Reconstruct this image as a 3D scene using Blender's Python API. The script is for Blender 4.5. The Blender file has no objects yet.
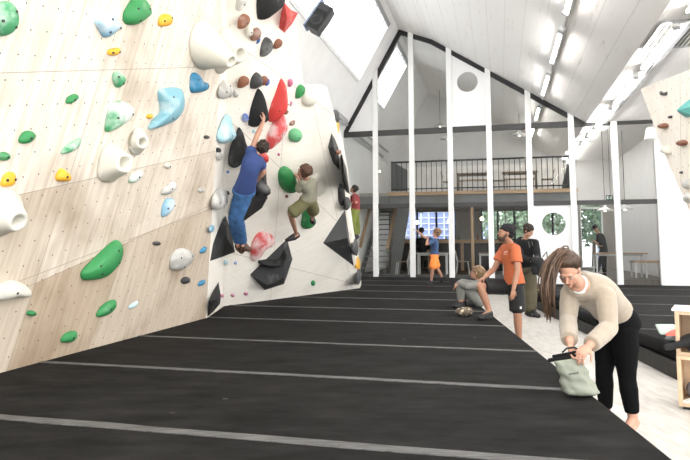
import bpy, math, random
import numpy as np
from mathutils import Vector, Matrix
random.seed(7); rng = np.random.RandomState(5)
V = lambda *a: np.array(a if len(a) > 1 else a[0], float)
def nrm(v): v = np.asarray(v, float); return v / max(np.linalg.norm(v), 1e-9)
SC = bpy.context.scene; COL = SC.collection

# ------------------------------------------------------------------ camera model
F = 600.; CX = 345.; CY = 190.; HY = 248.; CAM = V(0, 0, 1.38)
P_ = math.atan((HY - CY) / F); FW = V(0, math.cos(P_), math.sin(P_)); UPV = V(0, -math.sin(P_), math.cos(P_)); RT = V(1., 0, 0)
def ray(x, y): return RT * ((x - CX) / F) + FW + UPV * ((CY - y) / F)
def Zp(x, y, z): d = ray(x, y); return CAM + d * ((z - CAM[2]) / d[2])        # point at height z
def PL(x, y, o, n): d = ray(x, y); return CAM + d * (np.dot(o - CAM, n) / np.dot(d, n))   # point on a plane
def D(x, y, dep): d = ray(x, y); return CAM + d * (dep / d[1])               # point at a distance
cam = bpy.data.cameras.new('camera'); co = bpy.data.objects.new('camera', cam); COL.objects.link(co)
cam.sensor_width = 36; cam.lens = F / 690 * 36; cam.shift_y = -(230 - CY) / 690
co.location = CAM; co.rotation_euler = (math.pi / 2 + P_, 0, 0); SC.camera = co
cam.clip_start = .05; cam.clip_end = 300

# ------------------------------------------------------------------ materials
MATS = {}
def newmat(name):
    m = bpy.data.materials.new(name); m.use_nodes = True; nt = m.node_tree
    return m, nt, nt.nodes, nt.links, nt.nodes['Principled BSDF']
def mat(name, col, rough=.6, noise=.08, scale=6., bump=0., bscale=40., metal=0., sheen=0., spec=.5, stretch=None):
    if name in MATS: return MATS[name]
    m, nt, N, L, b = newmat(name)
    b.inputs['Roughness'].default_value = rough; b.inputs['Metallic'].default_value = metal
    b.inputs['Specular IOR Level'].default_value = spec
    if sheen: b.inputs['Sheen Weight'].default_value = sheen
    tc = N.new('ShaderNodeTexCoord'); n = N.new('ShaderNodeTexNoise'); n.inputs['Scale'].default_value = scale; n.inputs['Detail'].default_value = 5
    src = tc.outputs['Object']
    if stretch:
        mp = N.new('ShaderNodeMapping'); mp.inputs['Scale'].default_value = stretch; L.new(src, mp.inputs[0]); src = mp.outputs[0]
    L.new(src, n.inputs['Vector'])
    r = N.new('ShaderNodeValToRGB'); c = V(col)
    r.color_ramp.elements[0].position = .3; r.color_ramp.elements[1].position = .7
    r.color_ramp.elements[0].color = (*np.clip(c * (1 - noise), 0, 1), 1); r.color_ramp.elements[1].color = (*np.clip(c * (1 + noise), 0, 1), 1)
    L.new(n.outputs['Fac'], r.inputs[0]); L.new(r.outputs[0], b.inputs['Base Color'])
    if bump:
        n2 = N.new('ShaderNodeTexNoise'); n2.inputs['Scale'].default_value = bscale; n2.inputs['Detail'].default_value = 3; L.new(src, n2.inputs['Vector'])
        bp = N.new('ShaderNodeBump'); bp.inputs['Strength'].default_value = bump; bp.inputs['Distance'].default_value = .02
        L.new(n2.outputs['Fac'], bp.inputs['Height']); L.new(bp.outputs[0], b.inputs['Normal'])
    MATS[name] = m; return m
def chalked(name, col, amount=.5, rough=.55, chalk=(.85, .86, .84), scale=5.):
    """moulded resin with chalk dust rubbed over it"""
    if name in MATS: return MATS[name]
    m, nt, N, L, b = newmat(name); b.inputs['Roughness'].default_value = rough
    tc = N.new('ShaderNodeTexCoord'); n = N.new('ShaderNodeTexNoise'); n.inputs['Scale'].default_value = scale; n.inputs['Detail'].default_value = 6
    oi = N.new('ShaderNodeObjectInfo'); va = N.new('ShaderNodeVectorMath'); va.operation = 'ADD'
    mm = N.new('ShaderNodeMath'); mm.operation = 'MULTIPLY'; mm.inputs[1].default_value = 37
    L.new(oi.outputs['Random'], mm.inputs[0]); L.new(tc.outputs['Object'], va.inputs[0]); L.new(mm.outputs[0], va.inputs[1]); L.new(va.outputs[0], n.inputs['Vector'])
    r = N.new('ShaderNodeValToRGB'); r.color_ramp.elements[0].position = .62 - amount * .35; r.color_ramp.elements[1].position = .8 - amount * .3
    c = V(col); cc = V(chalk)
    r.color_ramp.elements[0].color = (*c, 1); r.color_ramp.elements[1].color = (*(c * (1 - min(1, amount * 1.3)) + cc * min(1, amount * 1.3)), 1)
    L.new(n.outputs['Fac'], r.inputs[0]); L.new(r.outputs[0], b.inputs['Base Color'])
    n2 = N.new('ShaderNodeTexNoise'); n2.inputs['Scale'].default_value = 90; L.new(tc.outputs['Object'], n2.inputs['Vector'])
    bp = N.new('ShaderNodeBump'); bp.inputs['Strength'].default_value = .25; bp.inputs['Distance'].default_value = .004; L.new(n2.outputs['Fac'], bp.inputs['Height']); L.new(bp.outputs[0], b.inputs['Normal'])
    MATS[name] = m; return m
def emit(name, col, s):
    m, nt, N, L, b = newmat(name); N.remove(b); e = N.new('ShaderNodeEmission'); e.inputs[0].default_value = (*col, 1); e.inputs[1].default_value = s
    L.new(e.outputs[0], N['Material Output'].inputs[0]); return m
def glassmat(name, tint=(.97, .98, .98), refl=.07):
    m, nt, N, L, b = newmat(name); N.remove(b)
    t = N.new('ShaderNodeBsdfTransparent'); t.inputs[0].default_value = (*tint, 1); g = N.new('ShaderNodeBsdfGlossy'); g.inputs['Roughness'].default_value = .0
    fr = N.new('ShaderNodeFresnel'); fr.inputs[0].default_value = 1.45; ma = N.new('ShaderNodeMath'); ma.operation = 'MULTIPLY_ADD'; ma.inputs[1].default_value = refl / .06; ma.inputs[2].default_value = 0.
    mx = N.new('ShaderNodeMixShader'); L.new(fr.outputs[0], ma.inputs[0]); L.new(ma.outputs[0], mx.inputs[0]); L.new(t.outputs[0], mx.inputs[1]); L.new(g.outputs[0], mx.inputs[2])
    L.new(mx.outputs[0], N['Material Output'].inputs[0]); return m
def mth(N, L, op, a, b=None, c=None):
    n = N.new('ShaderNodeMath'); n.operation = op
    for i, v in enumerate((a, b, c)):
        if v is None: continue
        if isinstance(v, (int, float)): n.inputs[i].default_value = v
        else: L.new(v, n.inputs[i])
    return n.outputs[0]
def plywood(name, base, dark, seams, grain_dir, dots=None, stain=.5, patches=()):
    """birch plywood in the wall's own metres (UV): grain, panel seams, threaded bolt holes, rubbed dirt"""
    m, nt, N, L, b = newmat(name); b.inputs['Roughness'].default_value = .6; b.inputs['Specular IOR Level'].default_value = .25
    uv = N.new('ShaderNodeUVMap'); uv.uv_map = 'UVMap'; sx = N.new('ShaderNodeSeparateXYZ'); L.new(uv.outputs[0], sx.inputs[0]); U, W = sx.outputs[0], sx.outputs[1]
    mp = N.new('ShaderNodeMapping'); mp.inputs['Rotation'].default_value = (0, 0, -math.atan2(grain_dir[1], grain_dir[0])); mp.vector_type = 'POINT'; L.new(uv.outputs[0], mp.inputs[0])
    mp2 = N.new('ShaderNodeMapping'); mp2.inputs['Scale'].default_value = (.9, 14, 1); L.new(mp.outputs[0], mp2.inputs[0])
    g = N.new('ShaderNodeTexNoise'); g.inputs['Scale'].default_value = 1.6; g.inputs['Detail'].default_value = 8; g.inputs['Distortion'].default_value = .6; L.new(mp2.outputs[0], g.inputs['Vector'])
    r = N.new('ShaderNodeValToRGB'); r.color_ramp.elements[0].position = .32; r.color_ramp.elements[1].position = .62
    r.color_ramp.elements[0].color = (*dark, 1); r.color_ramp.elements[1].color = (*base, 1); L.new(g.outputs['Fac'], r.inputs[0])
    # broad rubbed dirt
    d = N.new('ShaderNodeTexNoise'); d.inputs['Scale'].default_value = 1.1; d.inputs['Detail'].default_value = 7; L.new(mp.outputs[0], d.inputs['Vector'])
    dr = N.new('ShaderNodeValToRGB'); dr.color_ramp.elements[0].position = .5; dr.color_ramp.elements[1].position = .78; L.new(d.outputs['Fac'], dr.inputs[0])
    mx = N.new('ShaderNodeMix'); mx.data_type = 'RGBA'; mx.blend_type = 'MULTIPLY'; L.new(mth(N, L, 'MULTIPLY', dr.outputs[0], stain), mx.inputs[0]); L.new(r.outputs[0], mx.inputs[6]); mx.inputs[7].default_value = (.52, .45, .37, 1)
    col = mx.outputs[2]
    def lin(l):   # signed distance to line p,q
        (x0, y0), (x1, y1) = l; dx, dy = x1 - x0, y1 - y0; n = math.hypot(dx, dy); a, bb = -dy / n, dx / n
        return mth(N, L, 'MULTIPLY_ADD', U, a, mth(N, L, 'MULTIPLY_ADD', W, bb, -(a * x0 + bb * y0)))
    sd = [lin(l) for l in seams]
    # single boards of a browner veneer, between seams
    for conds, amt in patches:
        f = None
        for i, s in conds:
            c_ = mth(N, L, 'GREATER_THAN', mth(N, L, 'MULTIPLY', sd[i], s), 0.)
            f = c_ if f is None else mth(N, L, 'MULTIPLY', f, c_)
        q = N.new('ShaderNodeMix'); q.data_type = 'RGBA'; q.blend_type = 'MULTIPLY'; L.new(mth(N, L, 'MULTIPLY', f, amt), q.inputs[0]); L.new(col, q.inputs[6]); q.inputs[7].default_value = (.66, .57, .47, 1); col = q.outputs[2]
    f = None
    for s in sd:
        c_ = mth(N, L, 'LESS_THAN', mth(N, L, 'ABSOLUTE', s), .0035)
        f = c_ if f is None else mth(N, L, 'MAXIMUM', f, c_)
    if f is not None:
        q = N.new('ShaderNodeMix'); q.data_type = 'RGBA'; L.new(mth(N, L, 'MULTIPLY', f, .75), q.inputs[0]); L.new(col, q.inputs[6]); q.inputs[7].default_value = (.32, .26, .2, 1); col = q.outputs[2]
    if dots:
        px, py, rad, ang = dots
        ca, sa = math.cos(ang), math.sin(ang)
        a_ = mth(N, L, 'MULTIPLY_ADD', U, ca / px, mth(N, L, 'MULTIPLY', W, sa / px)); b_ = mth(N, L, 'MULTIPLY_ADD', U, -sa / py, mth(N, L, 'MULTIPLY', W, ca / py))
        a_ = mth(N, L, 'ADD', a_, mth(N, L, 'MULTIPLY', mth(N, L, 'FLOOR', b_), .31))
        ua = mth(N, L, 'MULTIPLY', mth(N, L, 'SUBTRACT', mth(N, L, 'FRACT', a_), .5), px); ub = mth(N, L, 'MULTIPLY', mth(N, L, 'SUBTRACT', mth(N, L, 'FRACT', b_), .5), py)
        dd = mth(N, L, 'SQRT', mth(N, L, 'ADD', mth(N, L, 'MULTIPLY', ua, ua), mth(N, L, 'MULTIPLY', ub, ub)))
        q = N.new('ShaderNodeMix'); q.data_type = 'RGBA'; L.new(mth(N, L, 'LESS_THAN', dd, rad), q.inputs[0]); L.new(col, q.inputs[6]); q.inputs[7].default_value = (.12, .08, .05, 1); col = q.outputs[2]
    L.new(col, b.inputs['Base Color']); return m

# ------------------------------------------------------------------ mesh building
class MB:
    def __init__(s): s.v = []; s.f = []; s.smooth = True
    def add(s, vs, fs):
        k = len(s.v); s.v += [tuple(map(float, p)) for p in vs]; s.f += [tuple(i + k for i in f) for f in fs]; return s
    def box(s, c, x, y, z):     # centre and three half-axis vectors
        c, x, y, z = map(V, (c, x, y, z)); vs = [c + a * x + b * y + d * z for a in (-1, 1) for b in (-1, 1) for d in (-1, 1)]
        return s.add(vs, [(0, 1, 3, 2), (4, 6, 7, 5), (0, 4, 5, 1), (2, 3, 7, 6), (0, 2, 6, 4), (1, 5, 7, 3)])
    def bbx(s, lo, hi): lo, hi = V(lo), V(hi); h = (hi - lo) / 2; return s.box((lo + hi) / 2, (h[0], 0, 0), (0, h[1], 0), (0, 0, h[2]))
    def bar(s, p, q, w, t, up=(0, 0, 1)):   # rectangular bar from p to q, half-width w, half-thickness t along up
        p, q = V(p), V(q); d = q - p; a = nrm(np.cross(d, up)); b = nrm(np.cross(a, d)); return s.box((p + q) / 2, d / 2, a * w, b * t)
    def prism(s, pts, off):
        pts = [V(p) for p in pts]; n = len(pts); off = V(off)
        return s.add(pts + [p + off for p in pts], [tuple(range(n))[::-1], tuple(range(n, 2 * n))] + [(i, (i + 1) % n, (i + 1) % n + n, i + n) for i in range(n)])
    def loft(s, rings, n=20, sq=1.):       # rings: (centre, half-axis a, half-axis b)
        vs = []
        for c, a, b in rings:
            for i in range(n):
                t = 2 * math.pi * i / n; ct, st = math.cos(t), math.sin(t)
                vs.append(V(c) + V(a) * (abs(ct) ** sq * np.sign(ct)) + V(b) * (abs(st) ** sq * np.sign(st)))
        m = len(rings); fs = [(k * n + i, k * n + (i + 1) % n, (k + 1) * n + (i + 1) % n, (k + 1) * n + i) for k in range(m - 1) for i in range(n)]
        fs += [tuple(range(n))[::-1], tuple(range((m - 1) * n, m * n))]; return s.add(vs, fs)
    def tube(s, pts, r, n=10):
        pts = [V(p) for p in pts]; rs = r if hasattr(r, '__len__') else [r] * len(pts); rings = []
        ref = None
        for i, p in enumerate(pts):
            d = nrm(pts[min(i + 1, len(pts) - 1)] - pts[max(i - 1, 0)])
            if ref is None: ref = nrm(np.cross(d, V(0, 0, 1) if abs(d[2]) < .9 else V(1, 0, 0)))
            a = nrm(ref - d * np.dot(ref, d)); b = np.cross(d, a); ref = a; rings.append((p, a * rs[i], b * rs[i]))
        return s.loft(rings, n)
    def cap(s, p0, p1, r0, r1=None, n=12, flat=None, fk=1.):   # tapered capsule, flattened by fk along flat
        r1 = r0 if r1 is None else r1; p0, p1 = V(p0), V(p1); d = nrm(p1 - p0) if np.linalg.norm(p1 - p0) > 1e-6 else V(0, 0, 1)
        a = nrm(flat - d * np.dot(flat, d)) if flat is not None else nrm(np.cross(d, V(0, 0, 1) if abs(d[2]) < .9 else V(1, 0, 0)))
        b = np.cross(d, a); rings = []
        for k in (-85, -60, -35, -12): t = math.radians(k); rings.append((p0 + d * r0 * math.sin(t), a * r0 * math.cos(t) * fk, b * r0 * math.cos(t)))
        for k in (12, 35, 60, 85): t = math.radians(k); rings.append((p1 + d * r1 * math.sin(t), a * r1 * math.cos(t) * fk, b * r1 * math.cos(t)))
        return s.loft(rings, n)
    def ell(s, c, a, b, d, n=16, m=10):
        rings = []
        for k in range(m):
            t = math.pi * (k + .5) / m - math.pi / 2; rings.append((V(c) + V(d) * math.sin(t) / math.cos(math.pi / 2 / m), V(a) * math.cos(t), V(b) * math.cos(t)))
        return s.loft(rings, n)
    def ball(s, c, r, n=12, m=8): return s.ell(c, (r, 0, 0), (0, r, 0), (0, 0, r), n, m)
    def mesh(s, name, org, uvf=None):
        me = bpy.data.meshes.new(name); a = np.array(s.v) - V(org); me.from_pydata(a.tolist(), [], s.f)
        if uvf:
            ul = me.uv_layers.new(name='UVMap'); idx = np.zeros(len(me.loops), int); me.loops.foreach_get('vertex_index', idx)
            uu = np.array([uvf(V(p)) for p in s.v]); ul.data.foreach_set('uv', uu[idx].ravel().astype(np.float32))
        return me
def fixn(me):
    import bmesh
    bm = bmesh.new(); bm.from_mesh(me); bmesh.ops.recalc_face_normals(bm, faces=bm.faces); bm.to_mesh(me); bm.free()
def put(name, mb, m, parent=None, org=None, smooth=False, uvf=None, bevel=0, remesh=0, sm=0, bseg=2, norm=True):
    """link a mesh; parent's world origin is subtracted, org gives a top-level mesh its own origin"""
    if parent is not None: o0 = V(parent['_w']) if '_w' in parent else V(0, 0, 0)
    else:
        a = np.array(mb.v); o0 = V(org) if org is not None else V((a[:, 0].min() + a[:, 0].max()) / 2, (a[:, 1].min() + a[:, 1].max()) / 2, a[:, 2].min())
    me = mb.mesh(name, o0, uvf)
    if norm: fixn(me)
    if remesh or bevel:
        t = bpy.data.objects.new('t', me); COL.objects.link(t)
        if bevel:
            q = t.modifiers.new('b', 'BEVEL'); q.width = bevel; q.segments = bseg; q.limit_method = 'ANGLE'; q.angle_limit = math.radians(35)
        if remesh:
            q = t.modifiers.new('r', 'REMESH'); q.mode = 'VOXEL'; q.voxel_size = remesh; q.use_smooth_shade = True
            if sm: q = t.modifiers.new('s', 'SMOOTH'); q.factor = .5; q.iterations = sm
        dg = bpy.context.evaluated_depsgraph_get(); dg.update(); me2 = bpy.data.meshes.new_from_object(t.evaluated_get(dg)); me2.name = name
        bpy.data.objects.remove(t); bpy.data.meshes.remove(me); me = me2
    me.materials.clear(); me.materials.append(m)
    if smooth or remesh: me.polygons.foreach_set('use_smooth', [True] * len(me.polygons))
    o = bpy.data.objects.new(name, me); COL.objects.link(o)
    if parent is not None: o.parent = parent; o['_w'] = list(o0)
    else: o.location = o0; o['_w'] = list(o0)
    return o
def tag(o, label=None, cat=None, group=None, kind=None):
    if label: o['label'] = label
    if cat: o['category'] = cat
    if group: o['group'] = group
    if kind: o['kind'] = kind
    return o
def thing(name, loc, label, cat, group=None, kind=None):
    o = bpy.data.objects.new(name, None); COL.objects.link(o); o.location = V(loc); o['_w'] = list(map(float, loc)); o.empty_display_size = .1
    return tag(o, label, cat, group, kind)
def copy_thing(root, loc, rz=0, label=None):
    r = root.copy(); COL.objects.link(r); r.location = V(loc); r.rotation_euler = (0, 0, rz)
    if label: r['label'] = label
    for ch in list(root.children):
        c = ch.copy(); COL.objects.link(c); c.parent = r
        for g in ch.children:
            d = g.copy(); COL.objects.link(d); d.parent = c
    return r
def struct(name, mb, m, **k): return tag(put(name, mb, m, **k), kind='structure')

# ------------------------------------------------------------------ key planes of the hall
ZM = .45; ZR = .30
A1 = Zp(0, 372, ZM); B1_ = Zp(206, 317.5, ZM); H1 = nrm(B1_ - A1)
def leanplane(h, a): out = V(h[1], -h[0], 0); u = V(0, 0, 1) * math.cos(a) + out * math.sin(a); return u, nrm(np.cross(u, h)) * 1
U1, _n = leanplane(H1, math.radians(12)); N1 = nrm(np.cross(H1, U1)); N1 = N1 if N1[0] > 0 else -N1
w1 = lambda x, y, h=0.: PL(x, y, A1 + N1 * h, N1)
CT = w1(224, 0); C0 = B1_; CTX = w1(229, -90)
BA = Zp(222.7, 306, ZM); BB = Zp(359, 288, ZM)
N2 = nrm(np.cross(BB - BA, CT - BA)); N2 = N2 if N2[0] > 0 else -N2
w2 = lambda x, y, h=0.: PL(x, y, BA + N2 * h, N2)
H2 = nrm(BB - BA); U2 = nrm(np.cross(H2, N2)); U2 = U2 if U2[2] > 0 else -U2
BC = Zp(361.3, 283, ZM); WV = BC - BB
E_top = w2(333, 110)
N3 = nrm(np.cross(BC - BB, w2(345, 200) - BB)); N3 = N3 if N3[0] > 0 else -N3
w3 = lambda x, y, h=0.: PL(x, y, BB + N3 * h, N3)
GT = nrm(V(2345., -600., 0)); GN = V(-GT[1], GT[0], 0)       # glazed partition: direction to the right, and away
GO = Zp(376, 276.6, ZM)
gp = lambda x, y, off=0.: PL(x, y, GO + GN * off, GN)
def gts(p): p = V(p) - GO; return np.dot(p, GT), np.dot(p, GN)
def gpt(t, z, off=0.): q = GO + GT * t + GN * off; return V(q[0], q[1], z)
prof = [gp(344, 132), gp(399, 30), gp(432, 40), gp(586, 123), gp(655, 121.5)]
PT = [(gts(p)[0], p[2]) for p in prof]; PT[4] = (PT[3][0] + 9, PT[3][1]); 
def roofz(t):
    for (a, za), (b, zb) in zip(PT, PT[1:]):
        if t <= b: return za + (zb - za) * (t - a) / (b - a)
    return PT[-1][1]
TL, TR = PT[0][0], PT[4][0]
ZT = gp(480, 128.5)[2]          # upper transom
NEAR, FAR = -22., 8.5

M_white = mat('painted_white', (.80, .80, .79), .55, .03, 3)
M_wallw = mat('white_plaster', (.87, .87, .86), .8, .04, 2, .1, 30)
M_blackm = mat('black_metal', (.008, .008, .009), .45, .1)
M_greym = mat('galvanised_metal', (.45, .46, .47), .35, .1, metal=.7)

# ------------------------------------------------------------------ world and view
w = bpy.data.worlds.new('sky'); SC.world = w; w.use_nodes = True; wn = w.node_tree.nodes; wl = w.node_tree.links; bg = wn['Background']
tc = wn.new('ShaderNodeTexCoord'); sx = wn.new('ShaderNodeSeparateXYZ'); wl.new(tc.outputs['Generated'], sx.inputs[0])
rp = wn.new('ShaderNodeValToRGB'); rp.color_ramp.elements[0].position = .45; rp.color_ramp.elements[0].color = (.75, .74, .72, 1); rp.color_ramp.elements[1].position = .62; rp.color_ramp.elements[1].color = (.98, 1., 1.03, 1)
mr = wn.new('ShaderNodeMapRange'); mr.inputs[1].default_value = -1; wl.new(sx.outputs[2], mr.inputs[0]); wl.new(mr.outputs[0], rp.inputs[0]); wl.new(rp.outputs[0], bg.inputs[0]); bg.inputs[1].default_value = 2.4
SC.view_settings.view_transform = 'Standard'; SC.view_settings.look = 'None'; SC.view_settings.gamma = 1; SC.view_settings.exposure = 1.22; SC.view_settings.use_curve_mapping = False
SC.cycles.max_bounces = 10; SC.cycles.diffuse_bounces = 6; SC.cycles.transparent_max_bounces = 16; SC.cycles.sample_clamp_indirect = 6; SC.cycles.use_denoising = True

# ------------------------------------------------------------------ roof, walls, floors
def ceilmat():
    m, nt, N, L, b = newmat('whitewashed_boards'); b.inputs['Roughness'].default_value = .6
    uv = N.new('ShaderNodeUVMap'); uv.uv_map = 'UVMap'; mp = N.new('ShaderNodeMapping'); mp.inputs['Scale'].default_value = (.35, 7, 1); L.new(uv.outputs[0], mp.inputs[0])
    n = N.new('ShaderNodeTexNoise'); n.inputs['Scale'].default_value = 2.; n.inputs['Detail'].default_value = 9; n.inputs['Roughness'].default_value = .7; L.new(mp.outputs[0], n.inputs['Vector'])
    r = N.new('ShaderNodeValToRGB'); r.color_ramp.elements[0].position = .28; r.color_ramp.elements[0].color = (.60, .55, .49, 1); r.color_ramp.elements[1].position = .42; r.color_ramp.elements[1].color = (.88, .865, .845, 1); L.new(n.outputs['Fac'], r.inputs[0])
    sx = N.new('ShaderNodeSeparateXYZ'); L.new(uv.outputs[0], sx.inputs[0]); w_ = mth(N, L, 'FRACT', mth(N, L, 'MULTIPLY', sx.outputs[1], 1 / .28)); g = mth(N, L, 'LESS_THAN', w_, .03)
    q = N.new('ShaderNodeMix'); q.data_type = 'RGBA'; L.new(mth(N, L, 'MULTIPLY', g, .35), q.inputs[0]); L.new(r.outputs[0], q.inputs[6]); q.inputs[7].default_value = (.45, .42, .38, 1)
    L.new(q.outputs[2], b.inputs['Base Color']); bp = N.new('ShaderNodeBump'); bp.inputs['Strength'].default_value = .3; bp.inputs['Distance'].default_value = .01; L.new(n.outputs['Fac'], bp.inputs['Height']); L.new(bp.outputs[0], b.inputs['Normal']); return m
M_ceil = ceilmat()
M_roofw = mat('white_roof_lining', (.88, .88, .88), .7, .03, 2)
def gp3(t, z, s): return gpt(t, z, s)
def slab(i, s0, s1, thick=.18, f0=0., f1=1.):
    (ta, za), (tb, zb) = PT[i], PT[i + 1]; a0, b0 = (ta + (tb - ta) * f0, za + (zb - za) * f0), (ta + (tb - ta) * f1, za + (zb - za) * f1)
    p = [gp3(a0[0], a0[1], s0), gp3(b0[0], b0[1], s0), gp3(b0[0], b0[1], s1), gp3(a0[0], a0[1], s1)]
    n = nrm(np.cross(p[1] - p[0], p[3] - p[0])); n = n if n[2] > 0 else -n
    return p, n * thick
uvroof = lambda p: (gts(p)[1], gts(p)[0] + p[2] * .5)
for i, nm in ((1, 'ceiling_ridge'), (2, 'ceiling_slope'), (3, 'ceiling_side')):
    mb = MB(); p, off = slab(i, NEAR, FAR + .3); mb.prism(p, off); struct(nm, mb, M_ceil if i > 1 else M_ceil, uvf=uvroof)
# steep left roof slope with two rooflights: solid strips around the openings
def lfrac(p):   # fraction up the left slope
    return (gts(p)[0] - PT[0][0]) / (PT[1][0] - PT[0][0])
LN = nrm(np.cross(prof[1] - prof[0], GN)); 
wl_ = lambda x, y: PL(x, y, prof[0], LN)
q1, q2 = wl_(388, 25), wl_(361, 84); f_hi, f_lo = lfrac(q1), lfrac(q2); s_end = gts(q1)[1]
f_lo = max(.1, f_lo); k1, k2 = gts(wl_(406.5, 65))[1], .45
print('skylight', f_lo, f_hi, s_end, k1, 'roof', PT, 'ZT', ZT)
mb = MB()
for (s0, s1, f0, f1) in ((NEAR, FAR + .3, 0, f_lo), (NEAR, FAR + .3, f_hi, 1), (NEAR, NEAR + 2, f_lo, f_hi), (s_end, k2, f_lo, f_hi), (k1, FAR + .3, f_lo, f_hi)):
    p, off = slab(0, s0, s1, .18, f0, f1); mb.prism(p, off)
struct('ceiling_steep', mb, M_roofw)
M_sky = glassmat('rooflight_glass', (.98, .99, 1.), .02)
def rooflight(nm, s0, s1, nb):
    (ta, za), (tb, zb) = PT[0], PT[1]; P = lambda f, s: gp3(ta + (tb - ta) * f, za + (zb - za) * f, s)
    o = thing(nm, P(f_lo, s0), None, None, kind='structure')
    mb = MB(); up = nrm(np.cross(P(1, 0) - P(0, 0), GN)); up = up if up[2] > 0 else -up
    put('window_frame', MB().bar(P(f_hi, s0), P(f_hi, s1), .07, .06, up), M_greym, o); mb.bar(P(f_lo, s0), P(f_lo, s1), .04, .05, up); mb.bar(P(f_lo, s0), P(f_hi, s0), .04, .05, up); mb.bar(P(f_lo, s1), P(f_hi, s1), .04, .05, up)
    put('window_frame', mb, M_roofw, o)
    for i in range(1, nb): s = s0 + (s1 - s0) * i / nb; mb = MB().bar(P(f_lo, s), P(f_hi, s), .03, .02, up); put('glazing_bar', mb, M_white, o)
    g = MB(); g.prism([P(f_lo, s0), P(f_lo, s1), P(f_hi, s1), P(f_hi, s0)], up * .01); put('pane', g, M_sky, o)
rooflight('window_1', NEAR + 2, s_end, 32); rooflight('window_2', k2, k1, 6)

# left masonry wall, behind everything
mb = MB(); mb.prism([gp3(TL, 0, NEAR), gp3(TL, 0, FAR + .3), gp3(TL, PT[0][1] + .03, FAR + .3), gp3(TL, PT[0][1] + .03, NEAR)], -GT * .25); struct('wall_left', mb, M_wallw)
# floors
def floormat():
    m, nt, N, L, b = newmat('pale_floor'); b.inputs['Roughness'].default_value = .45
    tc = N.new('ShaderNodeTexCoord'); n = N.new('ShaderNodeTexNoise'); n.inputs['Scale'].default_value = 5; n.inputs['Detail'].default_value = 10; mp = N.new('ShaderNodeMapping'); mp.inputs['Scale'].default_value = (4, .8, 1); L.new(tc.outputs['Object'], mp.inputs[0]); L.new(mp.outputs[0], n.inputs['Vector'])
    r = N.new('ShaderNodeValToRGB'); r.color_ramp.elements[0].position = .35; r.color_ramp.elements[0].color = (.50, .465, .42, 1); r.color_ramp.elements[1].position = .6; r.color_ramp.elements[1].color = (.60, .575, .54, 1); L.new(n.outputs['Fac'], r.inputs[0]); L.new(r.outputs[0], b.inputs['Base Color']); return m
def clipG(s): return
fl = MB(); fl.prism([V(-9, -5, 0), V(16, -5, 0), gpt(TR + 1, 0, 0), gpt(TL - .25, 0, 0), ], (0, 0, -.1)); struct('floor', fl, floormat())
fb = MB(); fb.prism([gpt(TL, ZM, .06), gpt(TR + .5, ZM, .06), gpt(TR + .5, ZM, FAR), gpt(TL, ZM, FAR)], (0, 0, -.55)); struct('floor_cafe', fb, mat('brown_boards', (.12, .10, .085), .5, .25, 4, stretch=(8, 1, 1)))

# ------------------------------------------------------------------ climbing walls
def uvw(o, h, u): return lambda p: (float(np.dot(V(p) - o, h)), float(np.dot(V(p) - o, u)))
uv1 = uvw(A1, H1, U1); q = lambda x, y: uv1(w1(x, y))
seams1 = [(q(8, 368), q(126, 0)), (q(89, 348), q(173, 122)), (q(0, 73), q(173, 68)), (q(0, 199), q(153, 165)), (q(34, 284), q(162, 227)), (q(172, 325), q(205, 190)), (q(162, 227), q(212, 208))]
gd = V(q(126, 0)) - V(q(8, 368)); hd = V(q(153, 165)) - V(q(0, 199))
PLY1 = plywood('birch_plywood_left', (.78, .72, .635), (.63, .555, .46), seams1, gd, dots=(.155, .175, .0065, math.atan2(hd[1], hd[0])), stain=.9,
    patches=(([(0, -1), (1, 1), (4, -1)], .8), ([(1, -1), (6, -1)], .45), ([(0, 1), (3, -1)], .35), ([(3, -1)], .25)))
L0_, L1_ = A1 - H1 * 4.2, A1 - H1 * 4.2 + U1 * 5.2
mb = MB(); mb.prism([C0, CTX, L1_, L0_], -N1 * .12); mb.prism([L0_ - V(0, 0, ZM), C0 - V(0, 0, ZM), C0, L0_], -N1 * .12)
struct('wall_climbing_left', mb, PLY1, uvf=uv1)
mb = MB(); nA = nrm(np.cross(BA - C0, CT - C0)); nA = nA if nA[0] > 0 else -nA
mb.prism([C0, BA, CTX, ], -nA * .06); mb.prism([C0 - V(0, 0, ZM), BA - V(0, 0, ZM), BA, C0], -nA * .06)
PLYw = plywood('painted_plywood', (.90, .865, .79), (.87, .825, .74), [], (1, .1), stain=.25)
struct('wall_climbing_corner', mb, PLYw, uvf=uvw(C0, H1, U1))
uv2 = uvw(BA, H2, U2); q = lambda x, y: uv2(w2(x, y))
seams2 = [(q(245, 50), q(283, 78)), (q(299, 270), q(323, 276)), (q(272, 160), q(330, 215)), (q(304, 60), q(342, 240)), (q(285, 112), q(275, 240))]
PLY2 = plywood('birch_plywood_mid', (.91, .87, .79), (.87, .82, .73), seams2, (1, .25), dots=(.4, .36, .006, .3), stain=.25)
W2P = [BA, BB, w2(353.5, 244), w2(345, 200), w2(339, 147), w2(333, 110), w2(327, 87), w2(304, 87), w2(298, 40), w2(284, -20), w2(270, -90), CTX]
mb = MB(); mb.prism(W2P, -N2 * .1); mb.prism([BA - V(0, 0, ZM), BB - V(0, 0, ZM), BB, BA], -N2 * .05); struct('wall_climbing_middle', mb, PLY2, uvf=uv2)
mb = MB(); ed = [BB, w2(353.5, 244), w2(345, 200), w2(339, 147), w2(333, 110)]
for a, b, sa, sb in zip(ed, ed[1:], (1, 1.3, 1.5, 1.6), (1.3, 1.5, 1.6, 1.4)):
    n_ = nrm(np.cross(b - a, WV)); n_ = n_ if n_[0] > 0 else -n_
    mb.prism([a, a + WV * sa, b + WV * sb, b], -n_ * .06)
mb.prism([BB - V(0, 0, ZM), BC - V(0, 0, ZM), BC, BB], (-.05, 0, 0))
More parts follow.
